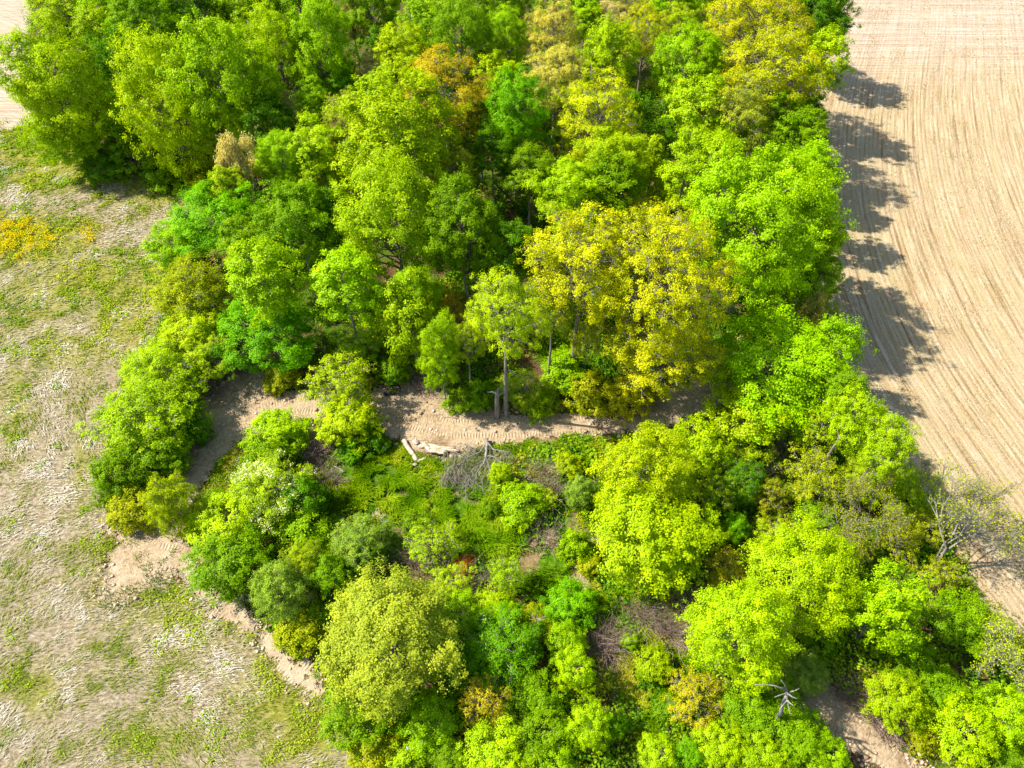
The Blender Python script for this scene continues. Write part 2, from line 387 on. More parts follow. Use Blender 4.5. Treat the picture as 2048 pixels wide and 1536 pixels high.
GREEN = [(150, 320, 110, 22, 1.3), (60, 275, 60, 25, 1.2), (330, 365, 100, 16, 1.0), (250, 330, 170, 35, 1.0), (60, 300, 70, 40, .9), (100, 350, 130, 35, .75), (330, 395, 90, 22, .5), (60, 480, 110, 55, .9), (190, 560, 120, 60, .7), (60, 600, 80, 60, .5), (250, 640, 70, 70, .75), (290, 560, 50, 60, .7),
         (120, 700, 100, 50, .4), (30, 800, 30, 90, .55), (160, 930, 15, 100, .5), (250, 1100, 60, 30, .5), (480, 1230, 60, 40, .5), (560, 1380, 70, 90, .65), (330, 1240, 120, 60, .35), (620, 1450, 70, 70, .75), (60, 1380, 60, 60, .45), (300, 1480, 90, 40, .4)]
TRK = [W([(60, 560), (40, 700), (25, 900), (20, 1050)])]
def meadow_attr(X, Y, E):
    px, py = pix(X, np.maximum(Y, -20))
    g = blob(px, py, X, Y, GREEN); d, _, _ = dist_line(W([(185, 870), (165, 960), (150, 1010), (60, 1090)]), X, Y, False)
    return {"green": g, "track": sstep(0.9, 0.2, d) * 0.0 + sstep(1.3, 0.3, dist_line(W([(300, 560), (250, 720), (205, 840), (185, 930)]), X, Y, False)[0]) * 0.3}
grid_sheet("meadow", -160, 14, -70, 130, 0.6, 0.010, lambda X, Y: sdist(MEADOW, X, Y), M_MEADOW, meadow_attr, None, 0.05, 9,
           label="meadow of matted dry grass with green patches left of the wood")

# dirt track: swept ribbons unioned into one outline
def ribbon_E(ribs, X, Y):
    E = np.full(X.shape, -9.0); U = np.zeros(X.shape); Vv = np.zeros(X.shape)
    for pts, wid in ribs:
        d, s, side = dist_line(W(pts), X, Y, False); wv_ = np.interp(s / s.max(), np.linspace(0, 1, len(wid)), wid)
        e = wv_ - d; m = e > E
        E = np.where(m, e, E); U = np.where(m, d * side, U); Vv = np.where(m, s, Vv)
    return E, U, Vv
ROAD = [([(275, 1120), (320, 1060), (365, 985), (400, 925), (455, 868), (520, 830), (600, 808), (700, 812), (800, 836), (900, 858), (1050, 856), (1200, 848), (1310, 832), (1380, 800), (1450, 780)],
         [2.4, 1.5, 1.5, 1.7, 1.9, 1.9, 1.8, 2.4, 2.9, 1.9, 1.25, 1.4, 1.6, 2.2, 1.5]),
        ([(395, 900), (440, 820), (490, 775), (560, 765)], [1.8, 2.4, 2.4, 1.2]),
        ([(760, 790), (830, 800), (900, 830)], [1.2, 2.4, 1.8]),
        ([(830, 890), (900, 895), (960, 880)], [1.0, 1.2, .6])]
EXIT = [([(1600, 1370), (1660, 1420), (1720, 1470), (1790, 1530), (1900, 1620)], [1.6, 1.8, 1.3, 1.2, 1.3])]
OPEN_ = [([(255, 1130), (310, 1110), (370, 1120)], [1.6, 2.0, 1.5]), ([(240, 1170), (300, 1130)], [1.4, 1.8]),
         ([(225, 1055), (262, 1075), (285, 1100)], [.5, .8, .9])]
PALE = [([(345, 1130), (380, 1158), (430, 1196), (470, 1222), (505, 1248)], [.5, .5, .9, 1.15, .6]), ([(520, 1270), (550, 1300), (585, 1335), (622, 1372)], [.35, .8, 1.1, .8])]
def road_sheet(name, ribs, z, mat, label):
    allp = np.concatenate([W(p) for p, _ in ribs]); x0, y0 = allp.min(0) - 5; x1, y1 = allp.max(0) + 5
    E = lambda X, Y: ribbon_E(ribs, X, Y)[0]
    grid_sheet(name, x0, x1, y0, y1, 0.3, z, E, mat, lambda X, Y, E_: {}, lambda X, Y: ribbon_E(ribs, X, Y)[1:], 0.06, 2, label=label)
road_sheet("dirt_track", ROAD, 0.070, M_DIRT, "curving bare dirt track with crawler marks crossing the wood's clearing")
road_sheet("dirt_road", EXIT, 0.070, M_DIRT, "short stretch of sandy dirt road in the lower right corner")
road_sheet("path", OPEN_, 0.074, M_DIRT2, "churned bare soil where the track opens onto the meadow")
road_sheet("soil_strip", PALE, 0.078, M_DIRT2, "pale scraped soil patches along the meadow edge")
CLEAR = W([(395, 985), (440, 915), (500, 868), (600, 840), (740, 875), (860, 905), (1000, 872), (1250, 868), (1300, 1000), (1250, 1090), (1420, 1230), (1440, 1400), (1300, 1500), (1220, 1400), (1150, 1250), (1000, 1180), (880, 1150), (640, 1040), (480, 1020)])
grid_sheet("clearing_ground", CLEAR[:, 0].min() - 4, CLEAR[:, 0].max() + 4, CLEAR[:, 1].min() - 4, CLEAR[:, 1].max() + 4, 0.5, 0.018, lambda X, Y: sdist(CLEAR, X, Y), M_CLEAR,
           lambda X, Y, E: {}, None, 0.03, 6, label="green overgrown ground of the clearing below the dirt track")

# ------------------------------------------------------------------ ground cover that nobody could count
def scatter(poly, dens, rs, extra=None):
    x0, y0 = poly.min(0); x1, y1 = poly.max(0); n = int((x1 - x0) * (y1 - y0) * dens)
    x = rs.uniform(x0, x1, n); y = rs.uniform(y0, y1, n); k = inside(poly, x, y)
    x, y = x[k], y[k]
    if extra is not None: k = extra(x, y); x, y = x[k], y[k]
    return x, y
def visible(x, y, m=60):
    px, py = pix(x, y); return (px > -m) & (px < 2048 + m) & (py > -m) & (py < 1536 + m)
def off_road(x, y, r=0.0):
    return ribbon_E(ROAD + EXIT + OPEN_, x, y)[0] < r + 0.8 * (fbm(x, y, 1.2, 3) - 0.5)

# matted dry grass of the meadow, combed by a swirling wind field
rs = RS(11)
MV = np.concatenate([[[-88, ME[0][1]]], ME, [[-60, -5]], [[-88, 40]]])
x, y = scatter(MV, 85, rs, lambda x, y: visible(x, y) & (ribbon_E(PALE, x, y)[0] < -0.1 + 1.2 * (fbm(x, y, 1.0, 3) - 0.5)) & (sdist(MEADOW, x, y) > 0.2) & off_road(x, y, -0.2) & (rs.rand(len(x)) < 0.35 + 0.75 * np.exp(-y / 60)))
cl = fbm(x, y, 1.1, 3) - .5
k = rs.rand(len(x)) < 0.62 + 2.4 * cl; x, y = x[k], y[k]
ang = 3.2 * fbm(x, y, 20, 3) + 0.9 * (fbm(x + 90, y, 1.6, 2) - 0.5) + rs.normal(0, 0.4, len(x)) - 1.6
n = len(x); lift = np.abs(rs.normal(0.15, 0.22, n))
D = np.stack([np.cos(ang), np.sin(ang), lift], 1)
px, py = pix(x, y); g = blob(px, py, x, y, GREEN)
tone = np.clip(0.58 + 0.9 * (fbm(x, y, 1.8, 4) - 0.5) * 2 + rs.normal(0, 0.2, n) - 0.46 * g * (fbm(x + 50, y, 2.2, 3) > 0.42) - 0.25 * (fbm(x + 11, y, 6, 4) > 0.53), 0, 1)
V, fn, lo, tn = blades(np.stack([x, y, np.full(n, 0.03) + 0.10 * rs.rand(n)], 1), D, rs.uniform(0.2, 0.55, n), rs.uniform(0.018, 0.04, n) * (1 + y / 45), tone, rs)
M_DRY = ramp_leaf_material("dry_grass_blades", [(0.0, (0.13, 0.18, 0.01)), (0.3, (0.25, 0.26, 0.035)), (0.48, (0.33, 0.30, 0.12)), (0.65, (0.40, 0.35, 0.22)), (0.85, (0.50, 0.45, 0.33)), (1.0, (0.60, 0.56, 0.46))], 0.2)
link("dry_grass", mesh_from("dry_grass", V, fn, lo, {"tone": tn}), M_DRY, kind="stuff", category="grass", label="matted dry straw coloured grass combed across the left meadow")

# green weeds in the meadow
rs = RS(12)
x, y = scatter(MV, 16, rs, lambda x, y: visible(x, y) & (sdist(MEADOW, x, y) > -0.6) & off_road(x, y, -0.2) & (ribbon_E(PALE, x, y)[0] < -0.2))
px, py = pix(x, y); g = blob(px, py, x, y, GREEN)
near_edge = sstep(4.0, 0.0, sdist(MEADOW, x, y))
wgt = (fbm(x, y, 1.1, 4) + 0.27 * g + 0.16 * near_edge ) > 0.715
x, y = x[wgt], y[wgt]; n = len(x); rep = 7
x = np.repeat(x, rep) + rs.normal(0, 0.16, n * rep); y = np.repeat(y, rep) + rs.normal(0, 0.16, n * rep); n = len(x)
tone = np.clip(0.55 + 1.3 * (fbm(x, y, 5, 3) - 0.5) + rs.normal(0, 0.15, n), 0, 1)
V, lo, tn = leaf_mesh(np.stack([x, y, 0.04 + 0.2 * rs.rand(n)], 1), np.array([0, 0, 1.0]) + rs.normal(0, 0.5, (n, 3)), rs.uniform(0.07, 0.16, n) * (1 + y / 90), tone, rs)
M_WEED = ramp_leaf_material("meadow_weed_leaves", [(0, (0.10, 0.22, 0.01)), (0.5, (0.27, 0.40, 0.015)), (1, (0.46, 0.48, 0.03))])
link("meadow_weeds", mesh_from("meadow_weeds", V, 4, lo, {"tone": tn}), M_WEED, kind="stuff", category="weeds", label="low green weeds in patches over the dry meadow")

# yellow flowers
rs = RS(13); xs_, ys_ = [], []
for cx, cy_, rx, ry, n in [(30, 455, 40, 22, 700), (60, 480, 60, 18, 420), (15, 490, 30, 30, 520), (100, 488, 14, 14, 170), (182, 470, 16, 15, 260), (70, 505, 30, 14, 160), (20, 440, 30, 8, 120)]:
    cx, cy_ = cx + rx * rs.normal(0, 0.55, n), cy_ + ry * rs.normal(0, 0.55, n); a, b_, _ = at(cx, cy_); xs_.append(a); ys_.append(b_)
x = np.concatenate(xs_); y = np.concatenate(ys_); x = x + rs.normal(0, 0.5, len(x)); y = y + rs.normal(0, 0.7, len(x)); k = fbm(x, y, 0.7, 3) > 0.51; x, y = x[k], y[k]; n = len(x); rep = 4
x = np.repeat(x, rep) + rs.normal(0, 0.25, n * rep); y = np.repeat(y, rep) + rs.normal(0, 0.25, n * rep); n = len(x)
V, lo, tn = leaf_mesh(np.stack([x, y, 0.3 + 0.25 * rs.rand(n)], 1), np.array([0, 0, 1.0]) + rs.normal(0, 0.4, (n, 3)), rs.uniform(0.07, 0.17, n), rs.rand(n), rs, 0.95)
M_FLOW = ramp_leaf_material("yellow_petals", [(0, (0.34, 0.40, 0.01)), (0.35, (0.6, 0.48, 0.004)), (1, (0.78, 0.55, 0.005))])
link("yellow_flowers", mesh_from("yellow_flowers", V, 4, lo, {"tone": tn}), M_FLOW, kind="stuff", category="flowers", label="drift of bright yellow wildflowers at the meadow's left edge")

# straw lying along the field rows
rs = RS(14)
FV = np.concatenate([FE, [[150, FE[-1][1]]], [[150, 170]]])
x, y = scatter(FV, 16, rs, lambda x, y: visible(x, y) & (sdist(FIELD, x, y) > 0))
u, _ = field_uv(x, y); k = rs.rand(len(x)) < 0.35 + 0.65 * (vn(u / 0.8, y / 25) > 0.5); x, y = x[k], y[k]; n = len(x)
sl = np.interp(y + 1, _ys, _xs) - np.interp(y - 1, _ys, _xs); ang = np.arctan2(2.0, sl) + rs.normal(0, 0.35, n)
V, fn, lo, tn = blades(np.stack([x, y, 0.03 + 0.05 * rs.rand(n)], 1), np.stack([np.cos(ang), np.sin(ang), np.abs(rs.normal(0.1, 0.15, n))], 1), rs.uniform(0.15, 0.4, n), rs.uniform(0.02, 0.035, n) * (1 + y / 60), np.clip(rs.normal(0.45, 0.22, n), 0, 1), rs)
M_STRAW = ramp_leaf_material("field_straw", [(0, (0.17, 0.14, 0.04)), (0.3, (0.30, 0.22, 0.10)), (0.7, (0.42, 0.33, 0.20)), (1, (0.55, 0.47, 0.35))], 0.1)
link("field_stubble", mesh_from("field_stubble", V, fn, lo, {"tone": tn}), M_STRAW, kind="stuff", category="stubble", label="straw stubble lying in rows on the right-hand field")

# clods on the track
rs = RS(15)
allp = np.concatenate([W(p) for p, _ in ROAD + OPEN_ + EXIT + PALE]); bb = np.array([[allp[:, 0].min() - 3, allp[:, 1].min() - 3], [allp[:, 0].max() + 3, allp[:, 1].min() - 3], [allp[:, 0].max() + 3, allp[:, 1].max() + 3], [allp[:, 0].min() - 3, allp[:, 1].max() + 3]])
def _clod(x, y):
    E = ribbon_E(ROAD + OPEN_ + EXIT + PALE, x, y)[0]
    return (E > -0.6) & (rs.rand(len(x)) < 0.10 + 0.9 * sstep(0.8, -0.2, E) * (fbm(x, y, 2, 3) > 0.45))
x, y = scatter(bb, 12, rs, _clod); n = len(x); r = rs.gamma(2.0, 0.035, n) + 0.03
ico = np.array([[0, 0, 1], [.9, 0, .3], [.28, .85, .3], [-.72, .53, .3], [-.72, -.53, .3], [.28, -.85, .3], [0, 0, -.6]])
fc = np.array([[0, 1, 2], [0, 2, 3], [0, 3, 4], [0, 4, 5], [0, 5, 1], [6, 2, 1], [6, 3, 2], [6, 4, 3], [6, 5, 4], [6, 1, 5]])
V = (np.stack([x, y, r * 0.3 + 0.03], 1)[:, None] + ico[None] * r[:, None, None] * rs.uniform(0.7, 1.3, (n, 7, 1)) * np.array([1, 1, .7])).reshape(-1, 3)
lo = (fc[None] + (np.arange(n) * 7)[:, None, None]).reshape(-1)
M_CLOD = ramp_leaf_material("dirt_clods", [(0, (0.2, 0.13, 0.07)), (0.5, (0.42, 0.30, 0.2)), (1, (0.66, 0.53, 0.4))], 0.0)
link("dirt_clods", mesh_from("dirt_clods", V, 3, lo, {"tone": np.repeat(rs.rand(n), 7)}), M_CLOD, kind="stuff", category="dirt", label="loose earth clods strewn along the dirt tracks")

# lush grass of the clearing
def grass_patch(name, areas, label, stops, L, Wd, seed, tuft=1.0, lean=0.5, cat="grass", wind=None, jit=0.8, tone_s=2.0):
    rs = RS(seed); X_, Y_, H_ = [], [], []
    for cx, cy_, rx, ry, n in areas:
        a = rs.normal(0, 0.5, n) * rx + cx; b = rs.normal(0, 0.5, n) * ry + cy_; gx_, gy_, _ = at(a, b); X_.append(gx_); Y_.append(gy_)
    x = np.concatenate(X_); y = np.concatenate(Y_); k = off_road(x, y, -0.1) & (fbm(x, y, 1.2, 3) > 0.42); x, y = x[k], y[k]; n = len(x)
    ang = (wind if wind is not None else 0) + jit * rs.normal(size=n) + 3 * (fbm(x, y, 4, 2) - .5)
    D = np.stack([np.cos(ang) * lean, np.sin(ang) * lean, np.ones(n)], 1)
    tone = np.clip(0.5 + 2.4 * (fbm(x + 31, y, tone_s, 4) - 0.5) + rs.normal(0, 0.15, n), 0, 1)
    V, fn, lo, tn = blades(np.stack([x, y, np.full(n, 0.02)], 1), D, rs.uniform(0.5, 1, n) * L * (0.6 + 0.8 * fbm(x, y, 1.5, 2)), np.full(n, Wd), tone, rs, 0.8)
    link(name, mesh_from(name, V, fn, lo, {"tone": tn}), ramp_leaf_material(name + "_blades", stops, 0.35), kind="stuff", category=cat, label=label)
LUSH = [(0, (0.07, 0.15, 0.001)), (0.35, (0.15, 0.28, 0.001)), (0.7, (0.28, 0.38, 0.003)), (1, (0.44, 0.42, 0.03))]
grass_patch("clearing_grass", [(760, 930, 130, 60, 26000), (740, 980, 130, 60, 22000), (820, 960, 90, 60, 14000), (450, 930, 50, 60, 9000), (1100, 910, 180, 50, 26000), (1180, 980, 90, 80, 12000), (1180, 1180, 90, 70, 12000), (1280, 1270, 110, 110, 20000), (1300, 1400, 90, 110, 14000),
            (1130, 690, 90, 60, 12000), (430, 900, 30, 40, 3000), (1180, 830, 200, 18, 9000), (440, 850, 60, 12, 2000)],
            "bright green grass filling the open clearing below the track", LUSH, 0.55, 0.05, 21)
grass_patch("sedge", [(795, 985, 55, 40, 9000), (930, 1060, 95, 55, 24000), (980, 1030, 60, 40, 8000), (690, 870, 40, 40, 5000), (860, 1010, 50, 30, 5000), (1070, 1190, 60, 30, 5000)],
            "tall dark green arching sedge in the wet middle of the clearing", [(0, (0.05, 0.13, 0.001)), (0.5, (0.13, 0.25, 0.002)), (1, (0.28, 0.38, 0.01))], 1.3, 0.07, 22, lean=0.8, wind=-0.4)
grass_patch("dead_grass", [(1090, 1085, 26, 22, 2600), (1040, 1045, 30, 18, 1600), (1010, 1035, 22, 10, 600), (1155, 1160, 16, 22, 900), (1270, 1230, 22, 18, 900), (1240, 1265, 18, 22, 700), (1370, 1290, 18, 26, 700), (880, 905, 45, 16, 1400), (1200, 960, 26, 22, 600), (640, 900, 18, 22, 500), (1470, 690, 20, 12, 500), (975, 1120, 26, 12, 500), (760, 1030, 16, 8, 300), (1560, 930, 26, 26, 900), (1330, 1210, 16, 12, 400), (1110, 940, 40, 20, 500)],
            "flattened tan dead grass tussocks among the clearing scrub", [(0, (0.24, 0.15, 0.08)), (0.5, (0.46, 0.33, 0.2)), (1, (0.68, 0.55, 0.4))], 0.9, 0.06, 23, lean=1.8, wind=1.2, jit=0.5)

# leafy undergrowth: knee to head high sprays over the whole wood floor and clearing scrub
rs = RS(31)
WOOD = np.concatenate([W([(60, -60), (60, 60), (100, 250)]), ME[2:-1], W([(900, 1620), (2150, 1640), (2150, 1350)]), FE[::-1][1:]])
def und(x, y): return visible(x, y, 100) & off_road(x, y, -0.15) & (sdist(MEADOW, x, y) < 0.3) & (sdist(FIELD, x, y) < 0.2)
x, y = scatter(WOOD, 3.2, rs, und)
m = fbm(x, y, 3.0, 4); inclear = sstep(-1, 2, sdist(CLEAR, x, y)); px, py = pix(x, y)
soft = (inclear > 0.5) & (px < 980) & (py < 1110) & (px > 380)
k = (m > 0.47 - 0.04 * inclear) & ~(soft & (rs.rand(len(x)) < 0.93)) & ~((px > 795) & (px < 990) & (py > 865) & (py < 945)); x, y, m = x[k], y[k], m[k]; n = len(x)
hh = 0.25 + 2.4 * np.clip(m - 0.47, 0, .3) * 3.0 * rs.uniform(0.5, 1.3, n) * np.where(sstep(-1, 2, sdist(CLEAR, x, y)) > 0.3, 0.5, 1.0)
rep = 26; cx = np.repeat(x, rep); cy_ = np.repeat(y, rep); H = np.repeat(hh, rep); n2 = len(cx)
v = rs.normal(size=(n2, 3)); v /= np.linalg.norm(v, axis=1, keepdims=True); v[:, 2] = np.abs(v[:, 2]); rr = rs.uniform(0.6, 1.05, n2)[:, None]
C = np.stack([cx, cy_, 0 * cx], 1) + v * rr * np.stack([0.35 + 0.3 * H, 0.35 + 0.3 * H, H], 1) + rs.normal(0, .06, (n2, 3)); C[:, 2] = np.maximum(C[:, 2], 0.03)
tone = np.clip(np.repeat(0.5 + 1.8 * (fbm(x + 7, y, 3.2, 3) - 0.5) + rs.normal(0, 0.12, n), rep) + rs.normal(0, 0.12, n2), 0, 1)
V, lo, tn = leaf_mesh(C, v + np.array([0, 0, 0.6]) + rs.normal(0, 0.5, (n2, 3)), rs.uniform(0.16, 0.3, n2), tone, rs)
M_UND = ramp_leaf_material("undergrowth_leaves", [(0, (0.05, 0.13, 0.006)), (0.35, (0.10, 0.24, 0.008)), (0.65, (0.20, 0.36, 0.01)), (0.9, (0.34, 0.44, 0.015)), (1, (0.42, 0.36, 0.03))], 0.35)
link("undergrowth", mesh_from("undergrowth", V, 4, lo, {"tone": tn}), M_UND, kind="stuff", category="undergrowth", label="leafy green undergrowth covering the wood floor and clearing scrub")

# ragged grassy fringe where the wood meets meadow, field and track
rs = RS(33)
BOX = np.array([[-85, -2], [110, -2], [110, 160], [-85, 160]])
def fringe(x, y):
    a = sdist(MEADOW, x, y); b_ = sdist(FIELD, x, y); r = ribbon_E(ROAD + EXIT, x, y)[0]; nn = fbm(x, y, 2.5, 4)
    return visible(x, y) & (((a > -2.5) & (a < 0.2 + 5 * (nn - 0.42))) | ((b_ > -2.0) & (b_ < 0.6 + 2.5 * (nn - 0.45))) | ((r > -2.0) & (r < -0.1 + 2.2 * (nn - 0.45)))) & (nn > 0.38) & (ribbon_E(PALE, x, y)[0] < -0.2)
x, y = scatter(BOX, 26, rs, fringe); n = len(x); ang = rs.uniform(0, 6.28, n)
tone = np.clip(0.45 + 2.2 * (fbm(x + 31, y, 3, 4) - 0.5) + rs.normal(0, 0.16, n), 0, 1)
V, fn, lo, tn = blades(np.stack([x, y, np.full(n, 0.03)], 1), np.stack([np.cos(ang) * .7, np.sin(ang) * .7, np.ones(n)], 1), rs.uniform(0.25, 0.75, n), np.full(n, 0.055), tone, rs, 0.8)
link("fringe_grass", mesh_from("fringe_grass", V, fn, lo, {"tone": tn}), ramp_leaf_material("fringe_blades", [(0, (0.07, 0.16, 0.004)), (0.4, (0.18, 0.28, 0.006)), (0.7, (0.34, 0.36, 0.02)), (1, (0.48, 0.40, 0.18))], 0.35), kind="stuff", category="grass", label="ragged long grass fringing the wood's edges and the track")

# twiggy brown brush
rs = RS(32); segs = []
for cx, cy_, rpx, n in [(640, 905, 34, 420), (655, 870, 26, 220), (1335, 1270, 30, 300), (1210, 1290, 34, 420), (1290, 1240, 30, 240), (1370, 1210, 24, 240), (870, 1130, 40, 240), (830, 1110, 30, 200), (960, 1180, 34, 240), (930, 1165, 24, 160), (1100, 990, 30, 200), (1080, 950, 30, 160), (850, 775, 26, 260), (480, 745, 24, 160), (1560, 910, 30, 200), (1700, 1390, 30, 240), (1760, 1430, 26, 200), (430, 780, 24, 160), (300, 960, 20, 140), (560, 1210, 24, 120), (1790, 1470, 24, 160), (1085, 1080, 28, 160), (660, 960, 20, 120), (1480, 960, 24, 100)]:
    a = cx + rs.normal(0, 0.5, n) * rpx; b = cy_ + rs.normal(0, 0.5, n) * rpx * 0.7; gx_, gy_, _ = at(a, b)
    for i in range(n):
        th = rs.uniform(0, 6.28); el = rs.uniform(0.2, 1.3); L = rs.uniform(0.6, 1.7)
        d = np.array([math.cos(th) * math.cos(el), math.sin(th) * math.cos(el), math.sin(el)])
        p = np.array([gx_[i], gy_[i], 0.0]); q = p + d * L; q2 = q + (d + rs.normal(0, 0.5, 3)) * L * 0.5; q2[2] = abs(q2[2])
        segs += [(p, q, 0.018, 0.011), (q, q2, 0.011, 0.005)]
V, lo = tubes(segs, 3)
link("brushwood", mesh_from("brushwood", V, 4, lo), bark_material("brushwood_bark", [(0.3, (0.14, 0.085, 0.06)), (0.7, (0.38, 0.28, 0.22))]), kind="stuff", category="brush", label="tangled leafless brown brush between the shrubs")

# ------------------------------------------------------------------ tree prototypes (mesh data shared by copies)
def unit(v): return v / (np.linalg.norm(v, axis=-1, keepdims=True) + 1e-9)

def profile(shape, cz):
    """horizontal radius factor at relative height cz in [-1,1]"""
    s = np.sqrt(np.clip(1 - cz * cz, 0, 1))
    if shape == 'cone': return np.clip((1 - cz) * 0.62, 0.03, 1) * np.clip((cz + 1) * 5, 0.3, 1)
    if shape == 'column': return np.clip(s ** 0.6, 0, 1)
    if shape == 'dome': return np.where(cz > 0, s, np.clip(1.0 - 0.25 * cz * cz, 0, 1))
    return s

def crown_proto(R, V, zc, n1, n2, nl, leaf, rs, shape='round', r1f=0.27, r2f=0.10, clump=1.0, hole=0.0, flat=0.8, twigs=False, limb=0.03, trunk_r=None, deep=0.1, lean=0.0, upbias=0.4):
    # level 1: the main boughs' foliage masses
    i = np.arange(n1) + 0.5; cz = 1 - 1.72 * i / n1; ph = i * 2.39996 + rs.uniform(0, 6.28)
    cz = np.clip(cz + rs.normal(0, 0.07, n1), -0.85, 0.97); ph = ph + rs.normal(0, 0.25, n1)
    pr = profile(shape, cz); rad = rs.uniform(0.58, 0.86, n1) * (1 + rs.normal(0, 0.07 * clump, n1))
    inner = rs.rand(n1) < 0.12; rad = np.where(inner, rad * 0.5, rad)
    C1 = np.stack([np.cos(ph) * pr * R * rad, np.sin(ph) * pr * R * rad, zc + cz * V * np.clip(rad + 0.1, 0, 0.93)], 1)
    C1[:, :2] += np.array([lean, 0]) * (C1[:, 2:3] / zc)
    if hole > 0: C1 = C1[rs.rand(n1) > hole]
    r1 = R * r1f * rs.uniform(0.7, 1.3, len(C1))
    # level 2: clusters on each mass
    k = len(C1); idx = np.repeat(np.arange(k), n2)
    out = unit((C1[idx] - np.array([lean, 0, zc - V * 0.35])) * np.array([1, 1, R / V]))
    d = unit(rs.normal(size=(k * n2, 3)) + out * 0.75 + np.array([0, 0, upbias]))
    C2 = C1[idx] + d * r1[idx][:, None] * np.where(rs.rand(k * n2, 1) < 0.22, rs.uniform(1.0, 1.55, (k * n2, 1)), rs.uniform(0.45, 1.05, (k * n2, 1))) * np.array([1, 1, flat])
    r2 = R * r2f * rs.uniform(0.6, 1.35, k * n2)
    # level 3: leaf sprays
    j = np.repeat(np.arange(k * n2), nl); m = len(j)
    d3 = unit(rs.normal(size=(m, 3)) + 0.35 * d[j] + np.array([0, 0, 0.25]))
    C3 = C2[j] + d3 * r2[j][:, None] * np.abs(rs.normal(0.75, 0.35, (m, 1))) * np.array([1, 1, 0.8])
    C3[:, 2] = np.maximum(C3[:, 2], 0.08)
    Nn = unit(d3 * 0.35 + out[j] * 0.45 + d[j] * 0.75 + np.array([0, 0, 0.3]) + rs.normal(0, 0.42, (m, 3)))
    t1 = rs.normal(0, 0.10, k)[idx]; t2 = rs.normal(0, 0.10, k * n2)
    tone = np.clip(0.5 + (t1 + t2)[j] + rs.normal(0, 0.14, m), 0, 1)
    V_, lo, tn = leaf_mesh(C3, Nn, rs.uniform(0.65, 1.3, m) * leaf, tone, rs)
    crown = mesh_from("crown", V_, 4, lo, {"tone": tn}); crown.materials.append(M_LEAF)
    # trunk and limbs
    tr = trunk_r or max(0.05, R * 0.045); segs = []
    top = np.array([lean * 0.9, 0, zc + V * 0.45]); base = np.array([0, 0, -deep])
    pts = [base, np.array([0, 0, tr * 1.5])]; nseg = 6
    base = np.array([0, 0, -0.1])
    for q in range(1, nseg + 1):
        f = q / nseg; p = base * (1 - f) + top * f + np.array([rs.normal(0, R * 0.02), rs.normal(0, R * 0.02), 0]); pts.append(p)
    rr = [tr * 1.7, tr * 1.15] + [tr * (1 - 0.8 * q / nseg) for q in range(1, nseg + 1)]
    for a_ in range(len(pts) - 1): segs.append((pts[a_], pts[a_ + 1], rr[a_], rr[a_ + 1]))
    for c_ in range(k):
        tgt = C1[c_]; hz = np.clip(tgt[2] - np.hypot(tgt[0], tgt[1]) * rs.uniform(0.5, 0.9), zc * 0.25, zc + V * 0.4)
        f = (hz + 0.1) / (top[2] + 0.1); s0 = base * (1 - f) + top * f; r0 = tr * (1 - 0.8 * f) * 0.6
        midp = (s0 * 0.45 + tgt * 0.55) + np.array([0, 0, 0.08 * R]) + rs.normal(0, 0.03 * R, 3)
        segs += [(s0, midp, max(r0, 0.02), max(r0 * 0.6, 0.015)), (midp, tgt, max(r0 * 0.6, 0.015), 0.014)]
        if twigs:
            for q in range(n2):
                c2 = C2[c_ * n2 + q]; mm = (tgt + c2) / 2 + rs.normal(0, r1[c_] * 0.12, 3)
                segs += [(tgt, mm, 0.03 * min(R / 6, 1), 0.016), (mm, c2, 0.016, 0.007)]
    Vt, lt = tubes(segs, 6 if R > 3 else 5)
    trunk = mesh_from("trunk", Vt, 4, lt, smooth=True); trunk.materials.append(M_BARK)
    return dict(crown=crown, trunk=trunk, R=R, V=V, zc=zc, tips=C2, tr=r2)

